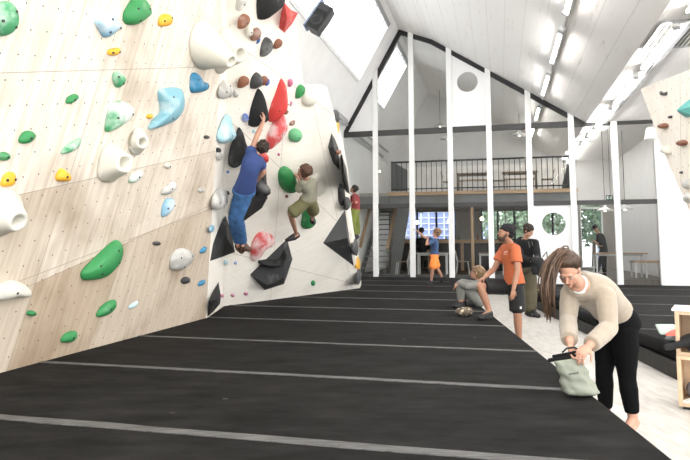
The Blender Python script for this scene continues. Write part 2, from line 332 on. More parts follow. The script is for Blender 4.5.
struct('wall_climbing_return', mb, PLYw, uvf=uvw(BB, nrm(WV), V(0, 0, 1)))

# right climbing wall (only its edge is in the frame)
RW = [D(640.5, 89, 8.6), D(690, 69.5, 7.0), D(760, 40, 5.4), D(762, 330, 5.4), D(690, 214, 7.6), D(655, 128, 8.7)]
RO = RW[0]; NR = nrm(np.cross(D(690, 69.5, 7.0) - RO, D(690, 214, 7.6) - RO)); NR = NR if NR[0] < 0 else -NR
wr = lambda x, y, h=0.: PL(x, y, RO + NR * h, NR)
RW = [wr(640.5, 89), wr(690, 69.5), wr(745, 47), wr(745, 330), wr(690, 212), wr(668, 163), wr(655, 128)]
HR = nrm(RW[1] - RW[0]); UR = np.cross(NR, HR); UR = UR if UR[2] > 0 else -UR
mb = MB(); mb.prism(RW, -NR * .12); 
uvr = uvw(RO, HR, UR); qr = lambda x, y: uvr(wr(x, y))
struct('wall_climbing_right', mb, plywood('birch_plywood_right', (.90, .85, .77), (.83, .77, .68), [(qr(680, 70), qr(681, 200))], (.2, 1), dots=(.17, .17, .007, .1), stain=.35), uvf=uvr)
# steel struts carrying that wall
mb = MB()
for x, y in ((700, 120), (725, 220)):
    p = wr(x, y) - NR * .1; mb.tube([p, p + V(1.8, .6, 1.2)], .04, 8)
tag(put('support_strut', mb, M_greym), kind='structure')

# ------------------------------------------------------------------ holds
HM = {
 'green': chalked('green_resin', (.03, .24, .07), .15), 'greenc': chalked('green_resin_chalky', (.06, .3, .13), .6), 'gleaf': chalked('light_green_resin', (.13, .42, .2), .3),
 'blue': chalked('blue_resin', (.22, .43, .58), .45), 'teal': chalked('teal_resin', (.2, .42, .5), .4), 'dblue': chalked('deep_blue_resin', (.03, .2, .36), .2), 'sky': chalked('sky_blue_resin', (.38, .62, .7), .4),
 'yellow': chalked('yellow_resin', (.8, .42, .03), .15), 'white': chalked('white_resin', (.66, .64, .56), .1), 'grey': chalked('grey_resin', (.42, .41, .38), .5), 'dgrey': chalked('dark_grey_resin', (.045, .045, .046), .25, .7, (.4, .4, .4)),
 'brown': chalked('brown_resin', (.22, .085, .045), .25), 'black': chalked('black_grit', (.010, .010, .011), .1, .75), 'blackc': chalked('black_grit_chalky', (.018, .0185, .019), .2, .75, (.3, .3, .3)),
 'bgrey': chalked('charcoal_paint', (.06, .062, .063), .2, .75, (.4, .4, .4)), 'red': chalked('red_resin', (.62, .05, .045), .2), 'redc': chalked('red_resin_chalky', (.62, .09, .09), .55), 'pink': chalked('pink_resin', (.5, .15, .25), .3),
 'cobalt': chalked('cobalt_resin', (.06, .14, .45), .3), 'turq': chalked('turquoise_resin', (.13, .42, .40), .15)}
M_hole = mat('bolt_steel', (.03, .03, .03), .5)
def cr(pts, k=4):      # closed Catmull-Rom
    n = len(pts); out = []
    for i in range(n):
        a, b, c, d = pts[i - 1], pts[i], pts[(i + 1) % n], pts[(i + 2) % n]
        for j in range(k):
            t = j / k; out.append(.5 * (2 * b + (c - a) * t + (2 * a - 5 * b + 4 * c - d) * t * t + (3 * b - a - 3 * c + d) * t ** 3))
    return out
N5 = nrm(np.cross(BA - C0, CT - C0)); N5 = N5 if N5[0] > 0 else -N5
def w2c(x, y, h=0.):       # the middle wall together with its narrow corner facet
    return w2(x, y, h) if x > 223.3 else PL(x, y, C0 + N5 * h, N5)
WALLS = {1: (w1, N1), 2: (w2c, N2), 3: (w3, N3), 4: (wr, NR)}
def hold(wall, pts, h, m, label, peak=(0, 0), sharp=False, bolts=1, name='climbing_hold', cat='climbing hold', group=None, ridge=None):
    wf, n = WALLS[wall]; h = h * .8; P = [wf(x, y, .35 * h) - n * .35 * h for x, y in pts]; P = P if sharp else cr(P)
    c = sum(P) / len(P); cx = sum(p[0] for p in pts) / len(pts); cy = sum(p[1] for p in pts) / len(pts); pk = wf(cx + peak[0], cy + peak[1], .35 * h) - n * .35 * h - c
    rows = ((1.0, 0.), (1.0, .12), (.97, .3), (.9, .5), (.77, .7), (.58, .86), (.34, .96), (.12, 1.)) if not sharp else ((1., 0.), (.98, .12), (.3, .9), (.15, 1.))
    mb = MB(); k = len(P); vs = []
    for s, z in rows:
        for p in P: vs.append(c + (p - c) * s + pk * z + n * (z * h))
    fs = [(r * k + i, r * k + (i + 1) % k, (r + 1) * k + (i + 1) % k, (r + 1) * k + i) for r in range(len(rows) - 1) for i in range(k)] + [tuple(range(k))[::-1], tuple(range((len(rows) - 1) * k, len(rows) * k))]
    mb.add(vs, fs); o = put(name, mb, HM[m], org=c, smooth=not sharp)
    tag(o, label, cat, group or {1: 'holds on the left plywood wall', 2: 'holds on the middle overhanging wall', 3: 'holds on the narrow return wall', 4: 'holds on the right wall'}[wall])
    sz = max(np.linalg.norm(p - c) for p in P)
    if bolts:
        e1 = nrm(np.cross(n, V(0, 0, 1))); e2 = np.cross(n, e1)
        for j in range(bolts):
            i = (j * k) // bolts + k // 7; vv = c + pk if bolts == 1 else vs[(5 if not sharp else 2) * k + i % k]; vv = c + pk + n * h if bolts == 1 else vv; nn = n
            r = min(.010, sz * .15); put('bolt', MB().loft([(vv - nn * .02, e1 * r, e2 * r), (vv + nn * .004, e1 * r, e2 * r)], 10), M_hole, o)
    return o
def bl(cx, cy, rx, ry, ang=0, n=8):
    a = math.radians(ang); return [(cx + rx * math.cos(t) * math.cos(a) - ry * math.sin(t) * math.sin(a), cy + rx * math.cos(t) * math.sin(a) + ry * math.sin(t) * math.cos(a)) for t in [2 * math.pi * i / n for i in range(n)]]
W1 = [
 ([(8, 1), (15, 5), (18.5, 16), (17, 27), (10, 35), (0, 36), (-8, 25), (-5, 8)], .1, 'greenc', 'big chalky green teardrop hold at the upper left corner of the plywood wall', 3),
 ([(97, 21), (108, 14), (114, 15), (122, 27), (116, 32), (107, 38), (102, 32)], .1, 'blue', 'pale blue wedge hold above the small yellow crimp', 3),
 ([(126, 15), (131, 5), (138, -3), (147, 0), (152, 12), (146, 19), (137, 25), (128, 24)], .12, 'green', 'green and white egg shaped hold at the top of the plywood wall', 3),
 ([(160, 26), (161, 17), (166, 14), (172, 16), (171, 25)], .07, 'yellow', 'blocky yellow hold level with the top of the big white horn', 2),
 ([(109.5, 55), (110, 50), (120, 48), (117, 55)], .06, 'yellow', 'small yellow crimp just below the pale blue wedge', 2),
 ([(114, 80), (115, 73), (119, 71), (126, 79), (121, 87), (117, 87)], .07, 'greenc', 'small chalky green hold above the green and white drop', 2),
 ([(67, 102), (69, 97), (76, 94), (79, 97), (74, 102), (69, 104)], .05, 'green', 'small dark green oval high between the left seams', 1),
 ([(108, 131), (109, 118), (113, 106), (123, 101), (133, 106), (134, 112), (127, 122), (113, 131)], .12, 'greenc', 'green drop shaped hold with a white chalked top', 2),
 ([(161, 94), (165, 89), (180, 88), (184, 93), (185, 105), (180, 116), (172, 123), (152, 130), (155, 121), (163, 112)], .14, 'teal', 'large greyish blue club shaped hold below the white horn', 2),
 ([(192, 91), (192.5, 76), (197, 73), (203, 81), (209, 84), (208, 90), (198, 93)], .09, 'dblue', 'deep blue hook hold under the big white horn', 2),
 (bl(150, 116.5, 3, 2.3, -20), .04, 'yellow', 'tiny yellow foothold beside the green drop hold', 0),
 ([(20, 141), (24, 133), (31, 131), (36, 135), (31, 142), (24, 144)], .06, 'green', 'dark green oval hold level with the green and white leaf', 1),
 ([(62.5, 153), (66, 147), (74, 141), (81, 138), (80, 145), (73, 151), (65, 154)], .06, 'greenc', 'thin chalky green leaf hold left of the white box horn', 0),
 (bl(4.5, 156.5, 5.5, 4.5, -10), .06, 'green', 'small green knob at the left picture edge above a yellow hold', 1),
 ([(2, 186), (6, 174), (15, 173), (14, 185)], .05, 'yellow', 'square yellow and white foothold at the left picture edge', 2),
 ([(57, 178), (60, 171), (64, 169), (71, 176), (69, 181), (60, 181.5)], .07, 'yellow', 'rounded yellow hold low between two plywood seams', 1),
 ([(130, 183), (131, 176), (138, 171), (143, 171), (142, 177), (136, 182)], .06, 'greenc', 'small chalky green leaf under the white box horn', 1),
 (bl(168, 166, 3.5, 3, 10), .05, 'white', 'tiny white knob above the grey leaf hold', 1),
 ([(162, 194), (166, 187), (175, 181), (177, 187), (170, 194)], .06, 'grey', 'grey leaf shaped hold above the curled blue hold', 1),
 ([(163, 217), (164, 206), (168, 199), (174, 199), (174, 206), (169, 214)], .08, 'blue', 'curled light blue hold under the grey leaf', 2),
 (bl(207, 137.2, 2.7, 1.8, 0), .04, 'dgrey', 'tiny dark grey foothold near the corner high up', 0),
 (bl(202, 190, 3.4, 2.5, -25), .04, 'grey', 'tiny grey foothold near the corner beside the round grey hold', 0),
 ([(84, 277), (86, 270), (100, 256), (114, 243), (121, 241), (124, 248), (122, 259), (117, 267), (105, 278), (88, 281)], .13, 'green', 'largest bright green hold, a lobed slab low on the plywood wall', 4),
 ([(98, 317), (100, 310), (107, 303), (116, 300), (116, 307), (108, 315)], .07, 'green', 'green pocket hold below the bright green slab', 1),
 ([(62, 342), (66, 334), (76, 331), (77, 337), (72, 342)], .06, 'green', 'lowest green hold just above the black mat', 1),
 (bl(32, 313.5, 4.2, 2.8, 0), .05, 'green', 'tiny green foothold below the long white hold', 1),
 ([(172, 266), (174, 255), (181, 249), (190, 250), (194, 255), (190, 264), (182, 270), (174, 270)], .13, 'grey', 'round grey dome hold low near the corner', 3),
 (bl(157, 243.5, 3.8, 2.2, 0), .04, 'dgrey', 'tiny dark foothold up and left of the grey dome', 0),
 (bl(186, 280.5, 4.5, 3.3, -25), .06, 'dgrey', 'small dark grey pebble under the grey dome', 1),
 ([(200.5, 252), (203, 248), (206.5, 247), (205, 252), (202, 253.5)], .05, 'dblue', 'small blue chip at the corner beside the grey dome', 0),
 ([(198.5, 285), (201, 281), (205.5, 280), (204, 284), (200, 286)], .05, 'dblue', 'small blue chip at the corner below the grey dome', 0),
 ([(129, 308), (132, 304), (138, 301), (137, 305), (132, 308.5)], .03, 'sky', 'pale blue sliver foothold right of the green pocket', 0),
 ([(-14, 300), (-12, 287), (4, 284), (14, 281), (25, 284), (32, 291), (30, 297), (14, 298), (2, 301)], .12, 'white', 'long white flattened hold at the left picture edge', 1)]
for p, h, m, l, b in W1: hold(1, p, h, m, l, bolts=b)
W2 = [
 ([(237, 9), (239, -3), (246, -3), (245, 4), (240, 11)], .1, 'grey', 'grey hold cut by the top picture edge above a brown one', 1),
 ([(239, 28), (240, 19), (245, 14.5), (250, 17), (248, 24), (242, 29)], .1, 'brown', 'topmost brown hold beside the white horns', 1),
 ([(247, 35), (248, 28), (252, 26), (253, 33), (250, 37)], .06, 'white', 'small dirty white hold tucked beside a brown one', 1),
 ([(252, 40), (253, 32), (258, 28), (261, 31), (259, 38), (255, 41)], .1, 'brown', 'brown hold touching the small dirty white one', 1),
 ([(257, 44), (258.5, 38), (260, 36), (259.6, 41)], .04, 'cobalt', 'blue sliver peeking from under a brown hold', 0),
 ([(274.5, 49), (275.5, 43), (279, 39), (282.5, 41), (280, 47)], .08, 'brown', 'brown hold right of the upper dark oval', 1),
 ([(262, 57), (263, 46), (267, 38), (271.5, 40), (272, 47), (268, 54)], .13, 'dgrey', 'upper dark oval hold between two brown ones', 2),
 ([(261, 19), (261.5, -6), (272, -14), (284, -8), (282, 4), (276, 10), (266, 18)], .24, 'black', 'big black rounded volume cut by the top picture edge', 1),
 ([(239, 88.5), (241, 79), (246, 76.5), (249, 79), (247, 84.5)], .1, 'brown', 'brown hold left of the lower dark oval', 1),
 ([(221, 99), (221.5, 88), (226, 81), (231, 84), (233.5, 91), (229, 97)], .14, 'grey', 'pale grey half dome with bolt holes near the corner', 4),
 (bl(236.3, 94.5, 2.2, 3.6, 20), .05, 'grey', 'tiny grey foothold right of the grey half dome', 0),
 ([(252, 88.5), (253, 79), (258, 73), (262, 77), (261, 85), (256, 88.5)], .13, 'dgrey', 'lower dark oval hold overlapping a brown one', 1),
 ([(261, 85), (262, 78), (266, 76), (268, 79), (265, 85)], .07, 'brown', 'brown hold half hidden behind the lower dark oval', 0),
 ([(266, 86), (267, 81), (269.5, 79), (269, 84)], .04, 'cobalt', 'blue chip right of the lower dark oval', 0),
 ([(288.5, 86), (289, 80), (292, 79), (293, 83), (290.5, 87)], .05, 'pink', 'small pink hold left of the green pear', 0),
 ([(297, 99), (297.5, 90), (301, 85), (305, 87), (303.5, 94)], .1, 'green', 'green pear shaped hold high on the bare plywood', 1),
 ([(290, 106), (291, 101.5), (292.5, 102), (291.5, 106)], .03, 'pink', 'tiny pink chip below the green pear', 0),
 ([(284, 114), (286, 110.5), (288.5, 111), (286, 114.5)], .05, 'brown', 'small brown hold touching the tall red fin', 0),
 ([(290, 125.5), (291, 122), (295, 120.5), (294, 125)], .05, 'brown', 'small brown hold above the round light green one', 0),
 ([(243, 121), (244, 115), (247, 114), (249, 119), (246, 122)], .06, 'cobalt', 'small cobalt blue hold left of the black fin being gripped', 0),
 (bl(254, 131.5, 1.4, 1.8, 0), .03, 'sky', 'tiny light blue chip by the climber\'s raised arm', 0),
 ([(220, 142), (221, 131), (229, 115), (232, 125), (236, 134), (231, 141), (224, 144)], .17, 'sky', 'light blue cone hold beside the corner', 1),
 ([(290, 139), (291, 132), (296, 129), (301, 131), (302, 137), (298, 142), (293, 142)], .12, 'gleaf', 'round light green hold below the red fins', 1),
 (bl(219.3, 155.8, 2.6, 5, 5), .07, 'grey', 'small light grey hold at the corner by the lower black fin', 0),
 ([(217, 152), (217.5, 148), (221, 149), (220, 153)], .05, 'black', 'tiny black chip at the corner beside the light blue cone', 0),
 ([(214, 209), (215, 198), (220, 190), (227, 192), (226, 202), (219, 209)], .16, 'grey', 'light grey dome hold left of the blue trousers', 2),
 ([(226.5, 194), (228, 191), (229.6, 193), (228, 195)], .04, 'dgrey', 'tiny dark chip touching the light grey dome', 0),
 (bl(228, 172, 1.2, 1.4, 0), .03, 'cobalt', 'tiny blue chip below the lower black fin', 0),
 ([(253, 261), (252, 250), (256, 239), (262, 233), (270, 234), (276, 239.5), (272, 245), (263, 250), (256, 261)], .16, 'redc', 'low translucent red hold above the black shield volume', 2),
 (bl(212, 229, 2.2, 4, 20), .04, 'blue', 'tiny light blue foothold at the corner above the curved black fin', 0),
 (bl(226, 262.5, 1.7, 2.4, 20), .04, 'sky', 'tiny pale blue foothold under the climber\'s shoe', 0),
 (bl(235.7, 263, 1.4, 1.8, 20), .03, 'cobalt', 'tiny blue foothold right of the pale blue one', 0),
 (bl(222.5, 296, 1.4, 1.8, 0), .03, 'pink', 'tiny pink foothold nearest the bottom black fin', 0),
 (bl(232.8, 295.3, 1.7, 2., 0), .04, 'pink', 'tiny pink foothold in the middle of the low pink three', 0),
 (bl(246, 293.8, 1.9, 1.9, 0), .04, 'pink', 'tiny pink foothold left below the black shield volume', 0),
 (bl(313.4, 283.3, 1.9, 2.7, 10), .05, 'green', 'tiny green foothold alone near the foot of the wall', 0),
 ([(281, 183), (281, 173), (285, 168), (290, 168.5), (294, 174), (297, 184), (296, 192), (290, 193.5), (284, 189)], .2, 'green', 'big round green hold hugged by the curly haired climber', 1),
 ([(303, 227), (303.5, 218), (306, 208), (311, 206), (313, 214), (316, 221), (313, 227), (307, 229.5)], .15, 'green', 'green hold under the shoe of the curly haired climber', 1),
 ([(309, 192), (311, 180), (318, 174), (325, 180), (326, 191), (318, 197)], .12, 'white', 'faint white dome hold behind the curly haired climber', 0),
 ([(303, 104), (303.5, 96), (309, 91.5), (315, 95), (315.5, 103), (309, 107)], .1, 'white', 'faint white disc hold near the top edge of bare plywood', 0),
 (bl(287, 196.5, 1.3, 1.6, 0), .03, 'brown', 'tiny brown chip below the big round green hold', 0),
 (bl(289.5, 211.5, 1.6, 2.4, 0), .04, 'pink', 'tiny pink chip behind the climber\'s bent knee', 0),
 (bl(279, 154.5, 1.1, 1.6, 0), .03, 'pink', 'tiny pink chip under the lower red fin', 0)]
for p, h, m, l, b in W2: hold(2, p, h, m, l, bolts=b)

def volume(wall, outline, tops, faces, m, label, name='climbing_volume', cat='climbing volume', m2=None):
    """faceted box: outline on the wall (px), tops (px, py, height), faces index outline 0.. then tops"""
    wf, n = WALLS[wall]; vs = [wf(x, y) for x, y in outline] + [wf(x, y, h) for x, y, h in tops]
    mb = MB(); mb.add(vs, faces + [tuple(range(len(outline)))]); o = put(name, mb, HM[m], org=sum(vs) / len(vs))
    return tag(o, label, cat, 'fins and volumes on the middle wall' if wall == 2 else 'volumes on the narrow return wall')
def fin(wall, outline, ridge, m, label, hs):
    """fin: outline polygon, one ridge point per list with height; fan between ridge points"""
    n = len(outline); tops = [(x, y, h) for (x, y), h in zip(ridge, hs)]; k = len(tops); fs = []
    near = lambda i: min(range(k), key=lambda j: (outline[i][0] - ridge[j][0]) ** 2 + (outline[i][1] - ridge[j][1]) ** 2)
    for i in range(n):
        a, b = near(i), near((i + 1) % n); fs.append((i, (i + 1) % n, n + b))
        if a != b: fs.append((i, n + b, n + a))
    return volume(wall, outline, tops, fs, m, label)
def smooth_fin(pts, h, m, label, peak=(0, 0), b=1): return hold(2, pts, h, m, label, peak=peak, bolts=b, name='climbing_hold', group='fins and volumes on the middle wall')
smooth_fin([(251, 126.5), (252.5, 114), (256, 101), (261, 89.5), (264, 98), (266.5, 110), (266.8, 117), (263, 121), (256, 123)], .2, 'black', 'upper black fin hold gripped by the climber in blue', (1, 3))
smooth_fin([(231, 165.5), (232.5, 151), (237, 139), (242, 128.5), (245, 138), (249, 149), (246, 154), (240, 160), (234, 166)], .2, 'blackc', 'lower black fin hold left of the blue shirt', (0, 4))
smooth_fin([(271, 122), (272.5, 110), (278, 95), (284, 79.5), (286.3, 92), (286, 104), (281, 113)], .2, 'red', 'tall bright red fin hold', (0, 3), 2)
smooth_fin([(268, 150), (269.5, 136), (275, 124), (282, 114), (286.5, 118), (287, 129), (281, 139), (273, 147)], .18, 'redc', 'chalky red fin hold directly below the tall red one', (0, 0), 1)
fin(2, [(279, 28), (281, 14), (284.5, 2.5), (291, 10), (298, 13), (292, 24), (284.5, 33)], [(287, 17)], 'red', 'red kite shaped volume under the loudspeaker', [.2])
fin(2, [(225.5, 215), (231, 231), (235, 252), (222, 257), (210, 261), (213, 244), (218, 230)], [(226, 236)], 'blackc', 'curved black fin volume under the shoe of the blue climber', [.2])
fin(2, [(218.5, 282), (221, 296), (220, 304), (213, 312), (207.5, 317), (208.5, 301), (213, 291)], [(216, 300)], 'black', 'lowest black fin volume touching the mat at the corner', [.14])
fin(2, [(229, 213), (233, 196), (243, 172), (256, 152), (262, 150), (266, 166), (267.5, 198), (262, 208), (243, 222)], [(257, 180), (248, 205)], 'black', 'tall black volume behind the climber in blue', [.3, .25])
hold(2, bl(258.5, 186.5, 6.5, 7.5, 20), .42, 'dgrey', 'dark grey ball hold mounted on the tall black volume', bolts=1)
hold(2, [(258, 160), (259, 153), (263, 150), (265, 156), (263, 162)], .25, 'red', 'small red hold on top of the tall black volume', bolts=0)
volume(2, [(287, 239), (292.5, 259), (287, 276), (284, 284), (265, 290), (250, 274.5)], [(284, 278, .22), (268, 285.5, .24)], [(0, 1, 6), (0, 6, 7), (0, 7, 5), (1, 2, 6), (2, 3, 6), (3, 4, 7, 6), (4, 5, 7)], 'blackc', 'black shield shaped volume under the bent foot of the curly haired climber')
hold(2, [(262, 263), (272, 261), (280, 257), (285.5, 250), (286, 256), (280, 263), (270, 267), (263, 266)], .3, 'black', 'thin black crescent hold across the black shield volume', bolts=0)
fin(2, [(323, 243), (345, 209.5), (353.8, 266)], [(347.5, 238)], 'bgrey', 'big black and grey pyramid volume at the right edge of the plywood', [.3])
fin(2, [(328, 147), (331.5, 133), (335, 139), (338.5, 148), (339.5, 170), (333, 163)], [(333.5, 147), (336, 162)], 'bgrey', 'charcoal diamond volume high at the right edge of the plywood', [.1, .1])
hold(2, [(340, 203), (339, 190), (341, 184), (344, 189), (345, 200), (343, 206)], .1, 'dgrey', 'narrow black hold above the big pyramid volume', bolts=0)
# return wall
def w3i(x, y): return (x, y)
fin(3, [(341, 150), (346.5, 168), (350, 195), (346.5, 192), (342.5, 172)], [(346, 176)], 'bgrey', 'charcoal spike volume on the return wall above the boy in red', [.22])
hold(3, [(335, 121), (334, 112), (336, 110), (338, 116), (338, 124)], .1, 'dgrey', 'black hold at the top of the return wall by the pipes', bolts=0)
hold(3, [(336, 128), (335.5, 121), (337, 119), (338.5, 125), (338, 136)], .07, 'yellow', 'yellow hold below the topmost black one on the return wall', bolts=0)
hold(3, bl(338.8, 152, 1.6, 2.6), .08, 'brown', 'small brown hold on the return wall', bolts=0)
hold(3, [(346, 203), (346, 197), (348.5, 198), (349, 207), (347.5, 210)], .1, 'dgrey', 'dark hold by the hands of the boy in red', bolts=0)
hold(3, [(353.5, 252), (353, 243), (355.5, 238), (357, 246), (357, 256)], .1, 'dgrey', 'dark hold under the shoes of the boy in red', bolts=0)
hold(3, [(356.5, 267), (356.5, 258), (358, 257), (360, 264), (359, 270)], .08, 'yellow', 'yellow triangle hold low on the return wall', bolts=0)
hold(3, [(358, 284), (357.5, 271), (359.5, 268), (360.6, 274), (360, 282)], .08, 'dgrey', 'lowest black hold on the return wall beside the mat', bolts=0)

# white hollow horns
def horn(base, tip, rb, rt, label, wall=1, grp='hollow white horns', sq=1., hole=.62, ax=None, ah=.2):
    """conical horn: footprint round px base with radius rb (m); tip px standing ah metres off the wall, mouth radius rt"""
    wf, n = WALLS[wall]; b = wf(*base); t = wf(tip[0], tip[1], ah); d = nrm(t - b)
    e1 = nrm(np.cross(n, V(0, 0, 1))); e2 = np.cross(n, e1); a1 = nrm(e1 - d * np.dot(e1, d)); a2 = np.cross(d, a1)
    mb = MB(); rings = [(b, e1 * rb[0], e2 * rb[1]), (b + n * .03, e1 * rb[0], e2 * rb[1])]
    for k in (.3, .6, .85, 1.): q = b + (t - b) * k; r = np.array(rb) * (1 - k) + rt * k; m1 = nrm(e1 * (1 - k) + a1 * k); m2 = nrm(e2 * (1 - k) + a2 * k); rings.append((q, m1 * r[0], m2 * r[1]))
    rings += [(t + d * .01, a1 * rt * .9, a2 * rt * .9), (t + d * .008, a1 * rt * hole, a2 * rt * hole), (t - d * .1, a1 * rt * hole * .8, a2 * rt * hole * .8)]
    mb.loft(rings, 24, sq); o = put('climbing_horn', mb, HM['white'], org=b, smooth=True); tag(o, label, 'climbing hold', grp)
    return o
horn((203, 45), (231, 61), (.32, .26), .075, 'largest white hollow horn high near the corner', ah=.42)
horn((222, 50), (240, 54), (.2, .28), .1, 'white hollow horn half hidden behind the largest one', ah=.3)
horn((109, 163), (124.5, 163), (.16, .17), .085, 'white box shaped horn in the middle of the plywood wall', ah=.2, sq=.7)
horn((136, 141), (142.5, 142), (.13, .13), .065, 'smaller white horn right above the box shaped horn', ah=.12)
horn((-1, 212), (18, 221), (.2, .17), .075, 'white horn at the left picture edge below the yellow foothold', ah=.2)

# right wall
W4 = [([(675.5, 112), (681, 104), (689, 98), (694, 106), (692, 116), (683, 118)], .16, 'turq', 'turquoise faceted hold on the right wall', 0, True),
 (bl(662.5, 126, 4, 2.8, 0), .1, 'brown', 'upper brown hold on the right wall', 1, False), (bl(681.5, 143, 4.2, 3.1, 0), .1, 'brown', 'lower brown hold on the right wall', 1, False),
 ([(661, 150), (664, 146), (668, 149), (669, 154), (664, 153)], .1, 'white', 'white hold at the slanted edge of the right wall', 0, False),
 (bl(688, 184, 4, 5.5, 0), .12, 'grey', 'upper of two pale round holds at the right picture edge', 0, False), (bl(689, 198, 4, 5.5, 0), .12, 'grey', 'lower of two pale round holds at the right picture edge', 0, False),
 ([(660, 91), (663, 93.5), (666, 92), (665.5, 95.5), (661, 95)], .06, 'dgrey', 'tiny dark hold at the top of the right wall', 0, False),
 (bl(670, 117, 1.4, 1.4), .05, 'dgrey', 'tiny dark chip left of the turquoise hold', 0, False), (bl(681, 172.5, 1.2, 1.3), .04, 'dgrey', 'tiny dark chip above the pale round holds', 0, False)]
for p, h, m, l, b, s in W4: hold(4, p, h, m, l, bolts=b, sharp=s)


# ------------------------------------------------------------------ mats
def matcloth():
    m, nt, N, L, b = newmat('black_mat_cloth'); b.inputs['Roughness'].default_value = .85; b.inputs['Specular IOR Level'].default_value = .12
    tc = N.new('ShaderNodeTexCoord'); n = N.new('ShaderNodeTexNoise'); n.inputs['Scale'].default_value = 2.2; n.inputs['Detail'].default_value = 9; n.inputs['Roughness'].default_value = .65; mp = N.new('ShaderNodeMapping'); mp.inputs['Scale'].default_value = (1, 2.2, 1); L.new(tc.outputs['Object'], mp.inputs[0]); L.new(mp.outputs[0], n.inputs['Vector'])
    r = N.new('ShaderNodeValToRGB'); r.color_ramp.elements[0].position = .35; r.color_ramp.elements[0].color = (.0025, .0023, .0022, 1); r.color_ramp.elements[1].position = .72; r.color_ramp.elements[1].color = (.020, .019, .018, 1); L.new(n.outputs['Fac'], r.inputs[0])
    v = N.new('ShaderNodeTexNoise'); v.inputs['Scale'].default_value = 9; v.inputs['Detail'].default_value = 2; L.new(tc.outputs['Object'], v.inputs['Vector']); vr = N.new('ShaderNodeValToRGB'); vr.color_ramp.elements[0].position = .74; vr.color_ramp.elements[1].position = .8; L.new(v.outputs['Fac'], vr.inputs[0])
    q = N.new('ShaderNodeMix'); q.data_type = 'RGBA'; L.new(mth(N, L, 'MULTIPLY', vr.outputs[0], .5), q.inputs[0]); L.new(r.outputs[0], q.inputs[6]); q.inputs[7].default_value = (.16, .15, .14, 1)
    L.new(q.outputs[2], b.inputs['Base Color']); return m
M_mat = matcloth()
def seammat():
    m, nt, N, L, b = newmat('worn_hook_tape'); b.inputs['Roughness'].default_value = .7
    tc = N.new('ShaderNodeTexCoord'); n = N.new('ShaderNodeTexNoise'); n.inputs['Scale'].default_value = 6; n.inputs['Detail'].default_value = 9; n.inputs['Roughness'].default_value = .75; mp = N.new('ShaderNodeMapping'); mp.inputs['Scale'].default_value = (1, 9, 1); mp.inputs['Rotation'].default_value = (0, 0, .25); L.new(tc.outputs['Object'], mp.inputs[0]); L.new(mp.outputs[0], n.inputs['Vector'])
    r = N.new('ShaderNodeValToRGB'); r.color_ramp.elements[0].position = .36; r.color_ramp.elements[0].color = (.03, .029, .028, 1); r.color_ramp.elements[1].position = .6; r.color_ramp.elements[1].color = (.125, .122, .118, 1); L.new(n.outputs['Fac'], r.inputs[0]); L.new(r.outputs[0], b.inputs['Base Color']); return m
M_seam = seammat()
def edgeL(t): return V(1.477, 2.906, ZM) + nrm(V(.545, 5.18, 0)) * t
def isect(p, d, a, b):     # line p+td with segment a-b in plan
    M = np.array([[d[0], -(b - a)[0]], [d[1], -(b - a)[1]]]); 
    if abs(np.linalg.det(M)) < 1e-9: return None
    t, s = np.linalg.solve(M, (a - p)[:2]); return t if -1e-6 <= s <= 1 + 1e-6 else None
def tG(p, d): M = np.array([d[:2], -GT[:2]]).T; t, s = np.linalg.solve(M, (GO - p)[:2]); return p + d * t
gR = tG(edgeL(0), nrm(V(.545, 5.18, 0))) - GN * .12; gLf = gpt(TL + .05, ZM, -.12)
e_ = .02; offc = N1 * V(1, 1, 0) * e_
MP = [A1 - H1 * 4.2 , C0 + V(.01, 0, 0), BA + V(.01, 0, 0), BB + V(.01, -.01, 0), BC + V(.02, 0, 0), gLf, gR, edgeL(-6)]
MP = [V(p[0], p[1], ZM) for p in MP]
mb = MB().prism(MP, (0, 0, -ZM + .004)); lm = thing('landing_mat', (.2, 8, 0), 'long black landing mat with pale worn seams below the climbing walls', 'mat', 'black landing mats')
put('mat_cover', mb, M_mat, lm, bevel=.02)
SD = nrm(V(2100. + 345, -600., 0))
def seams(parent, poly, ref, wd, z, segs):
    p = V(ref[0], ref[1], 0); ts = [isect(p, SD, V(a), V(b)) for a, b in zip(poly, poly[1:] + poly[:1])]; ts = sorted(t for t in ts if t is not None)
    lo = max([t for t in ts if t <= 0] or [-3]); hi = min([t for t in ts if t > 0] or [3]); a, b = p + SD * (lo + .02), p + SD * (hi - .02); nrm_ = V(-SD[1], SD[0], 0) * wd / 2
    mb = MB(); k = 14; L_ = [a + (b - a) * i / k + nrm_ * (1 + .12 * rng.randn()) for i in range(k + 1)]; R_ = [a + (b - a) * i / k - nrm_ * (1 + .12 * rng.randn()) for i in range(k + 1)]
    vs = [V(q[0], q[1], z + h) for h in (0, .004) for q in L_ + R_]; n = k + 1; fs = []
    for i in range(k): fs += [(2 * n + i, 2 * n + i + 1, 3 * n + i + 1, 3 * n + i), (i, i + 1, 2 * n + i + 1, 2 * n + i), (n + i, n + i + 1, 3 * n + i + 1, 3 * n + i)]
    mb.add(vs, fs); put('seam_strip', mb, M_seam, parent)
for x, y, wd in ((250, 437.5, .085), (345, 378, .065), (345, 344, .06), (345, 321.5, .07), (380, 309, .08), (400, 299, .08), (400, 291.5, .08), (400, 285.5, .07), (400, 281, .06)):
    seams(lm, MP, Zp(x, y, ZM), wd, ZM, 8)
seams(lm, MP, V(-.3, 1.3, 0), .08, ZM, 8)
M_side = mat('grey_mat_side', (.022, .021, .018), .7, .35, 12, stretch=(1, 1, .3))
ed0, ed1 = V(3.44, 6.18, 0), V(4.3, 13.4, 0); edd = nrm(ed1 - ed0); RMn = ed0 + edd * .25; RMf = tG(RMn, edd) - GN * .12
fR = tG(V(14, 6, 0), V(0, 1., 0)) - GN * .12
MR = [V(p[0], p[1], ZR) for p in (RMn + V(.06, 0, 0), RMf + V(.06, 0, 0), fR, V(14, 5.9, 0))]
